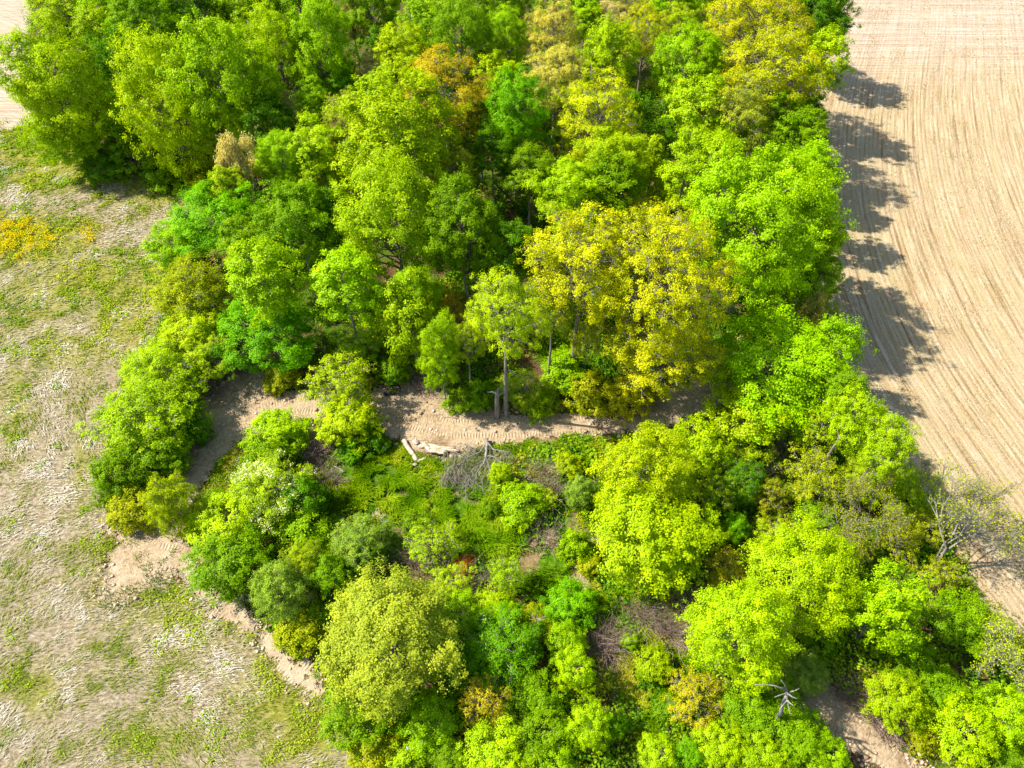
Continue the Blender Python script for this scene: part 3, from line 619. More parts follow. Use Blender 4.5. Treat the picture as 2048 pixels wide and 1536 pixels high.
def bare_proto(Ht, spread, rs, levels=5, tr=0.16, lean=(0, 0), leafn=2500, leaf=0.16, child=3, low=0.22):
    segs = []; tips = []
    def grow(p, d, L, r, lv):
        q1 = p + d * L * 0.5 + rs.normal(0, L * 0.04, 3); d2 = unit(d + rs.normal(0, 0.16, 3) + np.array([0, 0, 0.06])); q2 = q1 + d2 * L * 0.5
        segs.append((p, q1, r, r * 0.82)); segs.append((q1, q2, r * 0.82, r * 0.62))
        if lv == 0: tips.append(q2); return
        if lv <= 2: tips.append(q2)
        n = child + (rs.rand() < 0.4) + (lv < 3)
        for i in range(n):
            a = rs.uniform(0, 6.28); perp = unit(np.cross(d2, [math.cos(a), math.sin(a), 0.3])); sp = rs.uniform(0.35, 0.95) * spread
            st = p + (q2 - p) * rs.uniform(0.45, 1.0) if i else q2
            nd = unit(d2 + perp * sp + np.array([0, 0, 0.1])); grow(st, nd, L * rs.uniform(0.58, 0.82), max(r * 0.6, 0.006), lv - 1)
    d0 = unit(np.array([lean[0], lean[1], 1.0])); L0 = Ht * 0.3
    grow(np.array([0, 0, -0.1]), d0, L0, tr, levels)
    V, lo = tubes(segs, 4); trunk = mesh_from("trunk", V, 4, lo); trunk.materials.append(M_TWIG)
    tips = np.array(tips); crown = None
    P = V.reshape(-1, 3); R = np.percentile(np.abs(P[:, :2] - P[:, :2].mean(0)), 97); zc = (np.percentile(P[:, 2], 98) + Ht * low) / 2; Vv = np.percentile(P[:, 2], 98) - zc
    if leafn:
        j = rs.randint(0, len(tips), leafn); C = tips[j] + rs.normal(0, 0.16, (leafn, 3)); C[:, 2] = np.maximum(C[:, 2], .1)
        Vl, ll, tn = leaf_mesh(C, rs.normal(size=(leafn, 3)) + np.array([0, 0, 0.5]), rs.uniform(0.6, 1.3, leafn) * leaf, np.clip(rs.normal(0.5, 0.2, leafn), 0, 1), rs)
        crown = mesh_from("crown", Vl, 4, ll, {"tone": tn}); crown.materials.append(M_LEAF)
    return dict(crown=crown, trunk=trunk, R=R, V=Vv, zc=zc)

PROTO = {}
def reg(key, lst): PROTO[key] = lst
reg('forest_L', [crown_proto(7.5, 7.5, 12.5, 100, 15, 80, 0.21, RS(101 + i), r1f=0.21, r2f=0.072, clump=1.8, deep=8, trunk_r=0.3) for i in range(2)])
reg('forest_M', [crown_proto(5.0, 5.8, 11.0, 62, 13, 72, 0.185, RS(105 + i), r1f=0.25, r2f=0.09, clump=2.0, deep=8, trunk_r=0.22) for i in range(4)])
reg('forest_S', [crown_proto(3.0, 4.2, 9.5, 36, 12, 58, 0.175, RS(109 + i), r1f=0.32, r2f=0.12, clump=2.0, deep=8, trunk_r=0.15) for i in range(3)])
reg('dense_L', [crown_proto(7.5, 7.0, 9.0, 100, 15, 85, 0.18, RS(111 + i), r1f=0.21, r2f=0.072, clump=1.6, deep=5) for i in range(2)])
reg('dense_M', [crown_proto(5.0, 5.2, 7.2, 62, 13, 72, 0.16, RS(115 + i), r1f=0.25, r2f=0.09, clump=1.8, deep=5) for i in range(4)])
reg('dense_S', [crown_proto(2.6, 2.6, 3.4, 34, 11, 54, 0.135, RS(121 + i), r1f=0.32, r2f=0.12, clump=1.8, deep=3) for i in range(3)])
reg('fine_L', [crown_proto(7.5, 6.8, 8.6, 130, 15, 76, 0.155, RS(131 + i), r1f=0.17, r2f=0.07, clump=1.2, twigs=True, deep=5) for i in range(2)])
reg('fine_M', [crown_proto(5.0, 5.2, 9.0, 90, 14, 52, 0.155, RS(136 + i), r1f=0.21, r2f=0.085, clump=1.3, deep=7) for i in range(2)])
reg('oak_L', [crown_proto(8.0, 7.5, 12.5, 130, 14, 46, 0.16, RS(141 + i), r1f=0.17, r2f=0.055, clump=1.5, hole=0.12, twigs=True, trunk_r=0.42, upbias=0.2, deep=8) for i in range(2)])
reg('oak_M', [crown_proto(5.0, 5.6, 11.0, 74, 13, 38, 0.15, RS(151 + i), r1f=0.21, r2f=0.075, clump=1.6, hole=0.10, twigs=True, trunk_r=0.24, deep=8) for i in range(3)])
reg('airy_S', [crown_proto(2.8, 2.8, 3.8, 46, 10, 24, 0.125, RS(161 + i), r1f=0.26, r2f=0.09, clump=1.8, hole=0.1, twigs=True, trunk_r=0.08, deep=3) for i in range(3)])
reg('column', [crown_proto(3.0, 6.5, 8.0, 66, 12, 56, 0.155, RS(171 + i), shape='column', r1f=0.33, r2f=0.13, clump=1.6, deep=6) for i in range(2)])
reg('cone', [crown_proto(3.0, 5.5, 9.0, 60, 11, 34, 0.19, RS(181), shape='cone', r1f=0.24, r2f=0.11, clump=1.2, deep=6)])
reg('pine', [crown_proto(3.6, 4.6, 5.2, 80, 10, 38, 0.2, RS(185), shape='cone', r1f=0.26, r2f=0.10, flat=0.25, clump=1.2, upbias=0.0, deep=3)])
reg('shrub_S', [crown_proto(1.7, 1.5, 1.45, 30, 10, 36, 0.14, RS(191 + i), shape='dome', r1f=0.36, r2f=0.15, clump=2.2, deep=1) for i in range(3)])
reg('shrub_M', [crown_proto(3.2, 2.8, 2.7, 60, 12, 38, 0.16, RS(201 + i), shape='dome', r1f=0.26, r2f=0.10, clump=2.4, deep=1) for i in range(3)])
reg('feather', [crown_proto(3.8, 3.8, 4.2, 110, 13, 26, 0.14, RS(211 + i), shape='dome', r1f=0.21, r2f=0.09, clump=2.4, twigs=True, trunk_r=0.12, deep=3) for i in range(3)])
reg('bare', [bare_proto(8, 1.0, RS(221), 6, 0.09, (0.35, 0.1), 4200, 0.085), bare_proto(7, 0.8, RS(222), 6, 0.085, (0.1, 0.0), 4200, 0.085), bare_proto(7, 0.95, RS(223), 6, 0.09, (-0.2, 0.2), 5000, 0.085)])
reg('hazy', [bare_proto(9, 0.75, RS(231), 6, 0.13, (0.0, 0.0), 16000, 0.17)])

PAL = dict(
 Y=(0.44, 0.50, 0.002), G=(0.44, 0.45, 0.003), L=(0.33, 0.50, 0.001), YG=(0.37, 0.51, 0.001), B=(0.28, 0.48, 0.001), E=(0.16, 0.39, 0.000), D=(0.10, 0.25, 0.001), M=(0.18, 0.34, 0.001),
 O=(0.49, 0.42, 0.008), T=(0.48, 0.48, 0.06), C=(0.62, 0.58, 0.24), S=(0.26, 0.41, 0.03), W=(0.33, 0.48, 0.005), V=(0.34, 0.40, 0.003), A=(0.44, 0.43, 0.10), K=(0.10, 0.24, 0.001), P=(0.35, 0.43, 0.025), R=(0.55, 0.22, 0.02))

def blossom(root, crown, p, rs_, share=0.25, col=(0.78, 0.80, 0.55)):
    """cream flower clusters over part of the crown, as a part of their own"""
    T_ = p['tips']; k = (fbm(T_[:, 0] * 1.0 + 9, T_[:, 1] + T_[:, 2] * .7, 1.6, 2) > 0.52) & (T_[:, 2] > p['zc'] - .2); T_ = T_[k]; r = p['tr'][k]
    if not len(T_): return
    j = rs_.randint(0, len(T_), 3600); d = unit(rs_.normal(size=(len(j), 3)) + [-.3, -.4, .7])
    V, lo, tn = leaf_mesh(T_[j] + d * r[j][:, None] * 1.05, d + rs_.normal(0, .5, (len(j), 3)), rs_.uniform(.09, .17, len(j)), rs_.rand(len(j)), rs_, .9)
    o = link("blossom", mesh_from("blossom", V, 4, lo, {"tone": tn}), M_LEAF, root); o.scale = crown.scale; o.location = crown.location; o.color = (*col, 1)

_cnt = {}
def plant(kind, cx, cy_, w, h, col, label, name=None, rot=None, group=None, minV=0.7, maxV=1.55, foot=None, lift=None, low=False):
    """a tree or shrub whose crown stands where the photo shows it: crown centre and breadth given in photo pixels, turned into metres on the ground"""
    key = kind
    if kind in ('column', 'cone'): maxV = 3.2
    x, y, dep = at(cx, cy_, 6.0); R = w / 2 * dep / F
    tall = cy_ < 600 and cx > 90 and kind in ('dense', 'fine', 'oak') and not (cx < 380 and cy_ > 400) and low is False
    if kind in ('dense', 'fine', 'oak', 'airy', 'shrub'):
        d3 = ['forest_S', 'forest_M', 'forest_L'] if tall else ['dense_S', 'dense_M', 'dense_L']
        sizes = {'dense': d3, 'fine': ['fine_M', 'fine_M', 'fine_L'], 'oak': ['oak_M', 'oak_M', 'oak_L'], 'airy': ['airy_S', 'airy_S', 'oak_M'], 'shrub': ['shrub_S', 'shrub_M', 'shrub_M']}[kind]
        if kind == 'oak' and not tall and R < 3.4 and foot is None: sizes[0] = 'airy_S'
        key = sizes[0] if R < (3.6 if kind != 'shrub' else 2.3) else (sizes[1] if R < 6.5 else sizes[2])
    lst = PROTO[key]; _cnt[key] = _cnt.get(key, 0) + 1; p = lst[_cnt[key] % len(lst)]
    zc = p['zc']
    for _ in range(6):
        if foot is not None:                       # the stem is seen: its foot fixes how tall it stands
            yg = at(cx, foot)[1]; _, yd, zd = ray(cx, cy_); zc = CAM_H + float(zd) * yg / float(yd)
        x, y, dep = at(cx, cy_, zc); R = w / 2 * dep / F; Hh = h / 2 * dep / F
        pit = math.atan2(CAM_H - zc, math.hypot(x, y)); q = Hh ** 2 - (R * math.sin(pit)) ** 2
        V = math.sqrt(max(q, 0)) / math.cos(pit)
        V = min(max(V, (1.15 if tall else minV) * R), maxV * R)
        if pit > 1.0: V = min(V, 1.0 * R + 0.5)
        if foot is None:
            zc = p['zc'] * V / p['V']
            if tall: zc = max(V + 3.0, min(0.55 * zc + 0.45 * 12.0, V + 8))
            if lift: zc = V + lift
    R *= 1.08 if kind in ('dense', 'fine', 'oak') and cy_ < 860 else 1.0
    rs = random.Random(round(cx) * 7919 + round(cy_))
    cat = 'shrub' if kind in ('shrub', ) else 'tree'
    nm = name or {'dense': 'broadleaf_tree', 'fine': 'broadleaf_tree', 'oak': 'oak_tree', 'airy': 'young_tree', 'column': 'tall_narrow_tree', 'cone': 'conical_tree', 'pine': 'layered_tree', 'shrub': 'shrub', 'feather': 'broadleaf_tree', 'bare': 'bare_tree', 'hazy': 'budding_tree'}[kind]
    root = bpy.data.objects.new(nm, None); COL.objects.link(root); root.empty_display_size = 0.5
    root.location = (x, y, 0); root.rotation_euler = (0, 0, rs.uniform(0, 6.28) if rot is None else rot)
    sx, sy, sz = R / p['R'] * rs.uniform(0.94, 1.06), R / p['R'] * rs.uniform(0.94, 1.06), V / p['V']
    off = zc - p['zc'] * sz
    if kind in ('bare', 'hazy'): off = 0
    root['label'] = label; root['category'] = cat
    if group: root['group'] = group
    t_ = bpy.data.objects.new("trunk", p['trunk']); COL.objects.link(t_); t_.parent = root; t_.scale = (sx, sy, sz); t_.location.z = off
    if p['crown'] is not None:
        c_ = bpy.data.objects.new("crown", p['crown']); COL.objects.link(c_); c_.parent = root; c_.scale = (sx, sy, sz); c_.location.z = off
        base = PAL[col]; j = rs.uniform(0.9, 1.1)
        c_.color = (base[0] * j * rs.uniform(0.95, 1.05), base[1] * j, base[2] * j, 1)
        if col == 'W': blossom(root, c_, p, RS(5))
    return root

T = plant
# upper left block
T('feather', 118, 8, 130, 90, 'YG', "yellow-lime tree with dark twigs at the wood's far upper left corner")
T('dense', 108, 185, 190, 290, 'L', "large green tree at the wood's left end, beside the bare field corner", low=True, maxV=1.3)
T('dense', 195, 60, 80, 90, 'L', "small yellow-green crown just behind the large tree at the left end")
T('dense', 150, 268, 150, 120, 'B', "low sprawling green tree at the left end, its branches over the meadow corner", low=True)
T('dense', 240, 160, 110, 190, 'D', "dark green tree between the left end tree and the golden-green tree", low=True)
T('pine', 255, 285, 110, 110, 'M', "low tree with layered boughs at the foot of the golden-green tree")
T('fine', 345, 215, 190, 280, 'YG', "large golden-green tree facing the upper meadow", foot=345)
T('dense', 455, 175, 180, 290, 'B', "tall bright green tree right of the large golden-green one", foot=350)
T('dense', 300, 55, 130, 110, 'M', "mid green crown near the top edge above the golden-green tree")
T('fine', 395, 20, 130, 100, 'D', "dark crown cut by the top edge, above the tall bright green tree")
T('dense', 215, 12, 90, 70, 'B', "green crown cut by the top edge next to the twiggy lime tree")
T('fine', 555, 110, 120, 190, 'L', "lime green tree left of the deep green one near the top")
T('dense', 645, 100, 130, 200, 'B', "broad bright green tree in front of the greyish tan crown near the top")
T('dense', 500, 15, 120, 90, 'L', "lime crown cut by the top edge above the lime tree")
T('dense', 600, 8, 120, 80, 'M', "mid green crown cut by the top edge left of the greyish tan tree")
T('oak', 705, 48, 66, 80, 'A', "greyish tan budding crown near the top, right of the broad green tree")
T('oak', 577, 225, 60, 80, 'A', "small greyish bronze tree in the gap below the lime and green pair")
T('dense', 633, 212, 66, 110, 'B', "narrow green tree touching the right of the greyish bronze one")
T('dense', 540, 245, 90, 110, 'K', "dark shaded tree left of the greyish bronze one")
T('oak', 738, 148, 66, 76, 'C', "cream-topped small tree between green crowns, left of the orange oak")
T('dense', 692, 178, 60, 70, 'E', "small emerald crown tucked below the cream-topped tree")
T('dense', 765, 105, 60, 90, 'D', "dark crown right of the greyish tan one, below the top edge")
T('dense', 810, 125, 110, 130, 'YG', "yellow-green round tree above the orange oak")
T('dense', 850, 55, 90, 90, 'B', "bright green crown above the yellow-green round tree")
T('dense', 740, 12, 120, 80, 'M', "mid green crown cut by the top edge right of the greyish tan one")
T('fine', 925, 90, 120, 180, 'M', "tall smooth green tree above and right of the orange oak")
T('dense', 905, 8, 90, 70, 'L', "lime crown at the top edge above the tall smooth green tree")
T('fine', 1012, 85, 84, 150, 'B', "slender light green tree left of the cream-topped golden one")
T('dense', 1010, 5, 100, 60, 'B', "bright green crown cut by the top edge near the middle")
T('oak', 1106, 75, 110, 140, 'T', "golden tan tree with pinkish cream top near the top middle")
T('oak', 1105, 35, 76, 60, 'C', "pinkish cream blossoming crown tip poking above the golden tan tree")
T('dense', 1170, 40, 80, 90, 'B', "green tree between the golden tan and the cream-flowered one")
T('dense', 1130, 2, 110, 50, 'M', "green crown cut by the top edge behind the pinkish cream tip")
T('dense', 995, 155, 80, 70, 'YG', "small yellow-green top left of the tall emerald tree")
T('oak', 1110, 165, 120, 120, 'T', "pale tan open-crowned tree below the golden tan one")
T('oak', 1078, 148, 44, 44, 'C', "small cream patch of a crown in front of the pale tan tree")
T('dense', 1032, 235, 120, 180, 'E', "tall emerald tree right of the orange oak")
T('oak', 888, 200, 170, 150, 'O', "big orange-bronze oak in the middle of the upper wood")
T('oak', 820, 175, 50, 80, 'O', "narrow orange crown at the left of the big orange-bronze oak")
T('dense', 1130, 195, 60, 60, 'L', "small lime crown below the pale tan tree")
T('oak', 1195, 245, 170, 190, 'Y', "golden yellow oak above the pair of lime trees")
T('dense', 1255, 215, 50, 110, 'E', "slim emerald tree at the right shoulder of the golden yellow oak")
T('dense', 1215, 115, 96, 140, 'L', "lime tree beneath the cream-flowered top")
T('oak', 1212, 48, 70, 56, 'C', "cream-white flowering crown near the top edge, right of the golden tan tree")
T('oak', 1290, 80, 100, 130, 'Y', "yellow tree between the flowering crown and the round bright green tree")
T('oak', 1250, 10, 80, 50, 'A', "greyish olive crown at the top edge above the flowering crown")
T('dense', 1340, 12, 100, 70, 'B', "green crown cut by the top edge left of the great golden crown")
T('oak', 1355, 55, 80, 90, 'YG', "yellow-lime crown above the round bright green tree")
T('dense', 1372, 135, 132, 150, 'B', "round bright green tree beside the dark gap in the upper right wood")
T('dense', 1395, 235, 110, 150, 'L', "lime tree hanging below the round bright green one")
T('dense', 1410, 5, 80, 60, 'L', "lime crown at the top edge touching the great golden crown")
T('oak', 1505, 75, 200, 160, 'G', "great golden crown at the top, upper right of the wood")
T('oak', 1535, 170, 190, 140, 'Y', "broad yellow crown directly below the great golden one")
T('dense', 1645, 35, 110, 120, 'D', "dark green tree standing out over the field at the top right")
T('dense', 1560, 2, 110, 50, 'M', "green crown cut by the top edge left of the dark field-edge tree")
T('dense', 1638, 130, 90, 130, 'L', "lime tree on the field edge below the dark overhanging tree")
T('oak', 1588, 195, 90, 80, 'G', "small gold crown near the field edge, its right side bronze")
T('oak', 1470, 245, 150, 130, 'P', "yellow tree flecked with cream flowers above the huge bright green tree")
T('dense', 1555, 255, 110, 100, 'M', "mid green tree right of the cream-flecked yellow one")
T('dense', 1615, 285, 80, 110, 'M', "dark green crown on the field edge above the huge bright green tree")
# middle
T('dense', 1410, 350, 170, 150, 'L', "lime shoulder tree at the upper left of the huge bright green one")
T('dense', 1510, 470, 285, 330, 'B', "huge bright green clumpy tree on the right edge of the wood", low=True)
T('dense', 1620, 350, 100, 120, 'B', "green tree on the field edge, upper right of the huge one")
T('dense', 1640, 560, 70, 170, 'M', "shaded low tree under the right flank of the huge green one")
T('dense', 1225, 335, 140, 120, 'YG', "lime-topped tree below the golden yellow oak")
T('dense', 1145, 400, 140, 130, 'L', "rounded lime tree beside the dark hollow in the wood's middle")
T('dense', 1225, 385, 120, 110, 'M', "green tree between the rounded lime one and the pointed one")
T('cone', 1303, 340, 84, 150, 'YG', "pointed yellow-green tree left of the huge bright green one")
T('oak', 1262, 425, 80, 60, 'G', "bronze-gold crown tip above the great yellow oaks")
T('oak', 1165, 535, 220, 210, 'Y', "pale yellow open oak, left of the two great yellow ones, long bare limb", foot=752)
T('oak', 1325, 565, 280, 280, 'Y', "great golden-yellow oak in the centre right of the wood", foot=770)
T('oak', 1335, 690, 230, 170, 'Y', "sparse gold oak with pale twisted limbs reaching over the dirt track", foot=800)
T('oak', 1010, 635, 155, 175, 'YG', "yellow-green oak with pale forked trunk standing by the track", foot=832)
T('oak', 1105, 625, 90, 120, 'YG', "slim yellow tree on a single straight grey trunk by the track", foot=765)
T('airy', 1175, 680, 70, 120, 'Y', "thin understorey tree below the pale yellow open oak", foot=755)
T('dense', 825, 645, 130, 190, 'L', "lime tree left of the narrow bright green one by the track")
T('fine', 830, 590, 100, 90, 'B', "green crown directly behind the lime tree by the track")
T('column', 882, 715, 78, 220, 'B', "narrow bright green tree reaching down to the bend of the track")
T('oak', 908, 615, 54, 64, 'O', "small bronze crown behind the narrow bright green tree")
T('oak', 935, 680, 76, 130, 'YG', "yellow tree on two thin trunks left of the forked oak", foot=790)
T('dense', 800, 285, 220, 170, 'YG', "broad yellow-lime tree in the centre of the upper wood")
T('oak', 700, 255, 100, 130, 'P', "pale yellow tree at the left shoulder of the broad yellow-lime one")
T('dense', 755, 205, 90, 70, 'L', "lime crown below the cream-topped small tree")
T('fine', 790, 440, 220, 220, 'L', "large lime tree in front of the broad yellow-lime one")
T('dense', 925, 465, 150, 210, 'M', "deep green tree in shade at the right of the large lime tree")
T('oak', 915, 345, 90, 60, 'V', "olive crown at the right foot of the broad yellow-lime tree")
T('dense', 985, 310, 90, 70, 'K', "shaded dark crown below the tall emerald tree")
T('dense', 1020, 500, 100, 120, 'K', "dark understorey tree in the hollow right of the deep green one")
T('airy', 690, 370, 60, 60, 'O', "small bronze sapling in the gap left of the broad lime trees")
T('column', 638, 335, 104, 180, 'L', "tall light green tree left of the broad yellow-lime one")
T('fine', 565, 320, 100, 110, 'B', "light green tree behind and right of the golden tan tree")
T('hazy', 476, 350, 74, 140, 'C', "golden tan budding tree on a visible grey stem at the meadow corner", maxV=3.2)
T('dense', 442, 445, 175, 155, 'E', "large emerald tree on the meadow edge below the golden tan one", low=True)
T('dense', 455, 372, 70, 60, 'L', "small lime crown between the golden tan and large emerald trees")
T('dense', 348, 495, 90, 90, 'B', "small green tree jutting into the meadow left of the large emerald one", low=True)
T('dense', 595, 450, 150, 150, 'M', "mid green tree in shade right of the large emerald one")
T('dense', 530, 562, 140, 130, 'B', "compact round green tree directly above the emerald dome")
T('dense', 538, 662, 175, 145, 'E', "broad emerald dome of a tree above the bare earth bay")
T('dense', 688, 572, 132, 140, 'B', "round green tree standing alone in the gap below the large lime tree")
T('feather', 385, 595, 160, 150, 'V', "olive-yellow feathery tree on the meadow edge")
T('feather', 385, 685, 150, 130, 'YG', "lime feathery tree below the olive-yellow one on the meadow edge")
T('airy', 440, 718, 84, 90, 'YG', "small yellow sapling by the bare earth bay")
T('feather', 320, 755, 160, 140, 'L', "bright lime bushy tree where the meadow edge bends")
T('airy', 710, 690, 110, 100, 'L', "open-crowned lime tree behind the one over the track")
T('airy', 680, 765, 150, 100, 'YG', "sparse open tree leaning over the track's bend", foot=812)
T('shrub', 695, 840, 120, 90, 'YG', "lime shrub at the lower edge of the track below the sparse open tree")
T('airy', 1050, 780, 80, 80, 'YG', "sapling with yellow leaves by the upper edge of the track")
T('shrub', 1075, 800, 70, 50, 'L', "small lime bush on the track's upper edge right of the broken stump")
T('shrub', 960, 790, 60, 60, 'M', "small green bush by the foot of the forked oak")
T('shrub', 1180, 785, 90, 34, 'V', "low olive shrub on the track's upper edge under the yellow oaks")
T('shrub', 1260, 790, 90, 34, 'G', "low gold-tipped shrub under the pale limbs of the sparse gold oak")
T('dense', 1450, 720, 70, 80, 'M', "shaded green tree at the right foot of the sparse gold oak")
T('dense', 1555, 740, 270, 190, 'B', "broad bright green tree at the right side of the track's end", lift=1.5)
T('dense', 1660, 700, 110, 150, 'B', "bright green crown on the field edge joined to the broad one", lift=2.5)
T('airy', 1560, 660, 90, 80, 'L', "lime young tree behind the broad bright green tree")
T('hazy', 1610, 630, 56, 100, 'A', "twiggy bronze young tree beside the lime one near the field", maxV=3)
T('oak', 1655, 625, 60, 50, 'YG', "yellow crown tip at the field edge behind the broad green tree")
# lower left strip
T('feather', 300, 835, 190, 120, 'L', "wide yellow-green thicket shrub at the bend of the meadow edge")
T('shrub', 385, 850, 70, 70, 'D', "dark shrub beside the track left of the bend")
T('shrub', 310, 905, 130, 90, 'M', "olive green shrub left of the track's lower stretch")
T('shrub', 240, 945, 120, 110, 'M', "rounded green shrub at the outermost left of the thicket")
T('shrub', 265, 880, 80, 60, 'L', "lime shrub between the wide thicket and the rounded green shrub")
T('shrub', 262, 1020, 90, 80, 'V', "low olive shrub at the thicket's lower tip by the track opening")
T('feather', 347, 1012, 106, 130, 'YG', "lone rounded yellow tree at the mouth of the track")
T('shrub', 555, 872, 120, 70, 'L', "lime shrub on the lower side of the track's curve")
T('shrub', 545, 922, 100, 70, 'M', "green shrub between the curve and the white-flowering tree")
T('feather', 535, 985, 150, 120, 'W', "white-flowering small tree left of the green clearing")
T('shrub', 610, 1000, 80, 90, 'D', "dark green shrub on the shaded side of the white-flowering tree")
T('shrub', 432, 1000, 50, 44, 'M', "green shrub between the lone yellow tree and the white-flowering one")
T('dense', 455, 1050, 130, 100, 'L', "yellow-tipped round tree below the white-flowering one")
T('dense', 460, 1125, 150, 120, 'M', "dense green tree bordering the meadow right of the track mouth")
T('shrub', 605, 1065, 100, 70, 'B', "bright green shrub below the white-flowering tree's right side")
T('feather', 720, 1085, 120, 110, 'S', "silvery green rounded willow below the clearing")
T('feather', 562, 1180, 120, 140, 'S', "grey-green willow leaning toward the meadow edge")
T('feather', 610, 1130, 80, 100, 'YG', "yellow-lime small tree squeezed between the two grey-green willows")
T('dense', 665, 1150, 90, 90, 'M', "green small tree left above the giant pale yellow tree")
T('shrub', 640, 1230, 70, 60, 'M', "green shrub on the meadow edge left of the giant pale yellow tree")
T('shrub', 600, 1265, 90, 50, 'V', "olive low scrub between the willow and the pale soil strip")
T('fine', 775, 1275, 290, 280, 'P', "giant pale yellow-green tree at the lower left, widest crown of the lower wood")
T('dense', 720, 1420, 150, 110, 'M', "green tree under the lower left side of the giant pale yellow one")
T('shrub', 750, 1500, 100, 70, 'V', "olive shrub where the meadow meets the bottom edge")
T('dense', 855, 1440, 120, 110, 'B', "bright green tree below the giant pale yellow one")
T('shrub', 820, 1510, 90, 60, 'L', "lime shrub at the bottom edge beside the small blue scrap")
T('airy', 870, 1085, 110, 100, 'L', "open lime small tree at the lower edge of the sedge")
T('airy', 900, 1165, 90, 80, 'YG', "yellow-green young tree right of the giant tree's top")
T('shrub', 735, 1115, 50, 60, 'D', "dark bush in the brown gap above the giant tree")
# lower middle
T('airy', 1015, 1150, 80, 100, 'L', "slender lime young tree standing over the lower clearing")
T('dense', 985, 1215, 90, 80, 'L', "lime tree at the foot of the slender young one")
T('dense', 920, 1235, 90, 90, 'B', "bright green tree touching the giant tree's right side")
T('dense', 1140, 1212, 100, 95, 'E', "emerald small tree at the edge of the lower clearing")
T('dense', 1130, 1285, 80, 80, 'B', "green small tree just below the emerald one")
T('dense', 1150, 1345, 84, 110, 'L', "lime small tree beside the dark lower hollow")
T('dense', 1180, 1450, 90, 120, 'L', "lime pointed tree at the lower hollow near the bottom edge")
T('dense', 1225, 1450, 60, 100, 'D', "dark green tree hugging the right of the lime pointed one")
T('feather', 1005, 1295, 170, 120, 'E', "blue-green spreading tree in the lower middle")
T('dense', 1065, 1250, 80, 60, 'V', "olive small tree above the blue-green spreading one")
T('dense', 900, 1330, 90, 100, 'D', "dark tree in the shade right of the giant pale one")
T('airy', 972, 1405, 100, 110, 'O', "bronze-leaved sapling with pale stems near the bottom middle")
T('dense', 1065, 1400, 120, 110, 'M', "mid green tree right of the bronze sapling")
T('dense', 1085, 1475, 120, 100, 'M', "green tree between the bronze sapling and the bottom edge, right of the lime dome")
T('dense', 1000, 1500, 140, 110, 'L', "lime dome of a tree cut by the bottom edge below the bronze sapling")
T('dense', 900, 1510, 80, 70, 'M', "mid green tree cut by the bottom edge left of the lime dome")
T('dense', 1100, 1535, 100, 60, 'B', "green crown cut by the bottom edge below the lower middle trees")
# clearing shrubs
T('shrub', 1042, 1005, 86, 70, 'B', "bright green bush in the clearing, below right of the fallen dead tree")
T('shrub', 1150, 1092, 62, 62, 'B', "small round green bush at the tan dead grass")
T('feather', 1160, 985, 60, 84, 'S', "pale silvery blue-green sapling in the clearing")
T('shrub', 1000, 950, 46, 50, 'YG', "lime bush at the right side of the fallen dead tree")
T('shrub', 1140, 930, 56, 46, 'YG', "small lime bush in the upper clearing above the silvery sapling")
T('shrub', 1260, 1285, 36, 36, 'B', "tiny green bush in the scrub of the lower hollow")
T('shrub', 1310, 1330, 70, 56, 'L', "lime bush between the lower hollow and the tall lime tree")
T('shrub', 1340, 1420, 60, 46, 'M', "green bush on the right side of the lower hollow")
T('shrub', 1180, 1130, 50, 40, 'V', "olive bush in the middle of the clearing scrub")
T('shrub', 835, 1050, 60, 44, 'M', "green bush on the left side of the sedge")
T('shrub', 700, 900, 50, 44, 'E', "small emerald bush in the grass under the track's bend")
# lower right
T('dense', 1290, 955, 190, 200, 'YG', "very bright yellow-lime tree at the right end of the clearing, topmost of its column")
T('dense', 1395, 900, 120, 120, 'L', "lime tree directly below the track's right end")
T('column', 1305, 1080, 190, 220, 'YG', "bright yellow-lime tree below the topmost one, over the clearing's right side")
T('dense', 1320, 1145, 90, 90, 'B', "green lower crown at the foot of the bright yellow-lime column")
T('dense', 1495, 845, 150, 140, 'YG', "yellow-lime round tree below the broad bright green tree")
T('airy', 1435, 985, 90, 90, 'L', "lime open tree in the gap between the bright column and the grey-green tree")
T('feather', 1485, 970, 90, 100, 'K', "grey-green dark tree left of the brown gap")
T('airy', 1540, 995, 70, 80, 'V', "olive young tree right of the grey-green one")
T('dense', 1405, 1065, 90, 130, 'L', "lime-topped tree between the bright column and the small emerald tree")
T('dense', 1465, 1060, 60, 100, 'E', "small emerald tree above the pair of big lime crowns")
T('airy', 1640, 865, 100, 120, 'YG', "yellow young tree at the right edge below the broad green tree")
T('dense', 1700, 840, 90, 110, 'L', "small lime tree on the field edge above the twiggy ones", lift=6.5)
T('airy', 1625, 960, 120, 120, 'V', "olive open tree right of the brown gap")
T('feather', 1770, 890, 110, 130, 'L', "lime tree with grey twigs jutting into the field shadows", lift=6.5)
T('feather', 1730, 960, 110, 100, 'YG', "yellow-lime tree below the twiggy field-edge one")
T('airy', 1640, 1045, 110, 90, 'M', "green open tree above the big round lime crown")
T('feather', 1820, 985, 110, 90, 'L', "lime spreading tree on the field edge above the bare trees")
T('airy', 1550, 1060, 90, 60, 'YG', "yellow low tree between the emerald and the big round lime crown")
T('fine', 1605, 1150, 230, 220, 'L', "big round lime crown, higher of the two large ones at the lower right")
T('airy', 1450, 1140, 90, 90, 'G', "gold-olive small tree above the lower of the two big lime crowns")
T('fine', 1480, 1265, 210, 250, 'L', "big lime crown over the lower clearing's right side, lower of the pair")
T('dense', 1765, 1225, 150, 220, 'B', "bright green tall tree right of the big round lime crown")
T('shrub', 1640, 1270, 90, 80, 'M', "green understorey shrub in the gap among the big lower right trees")
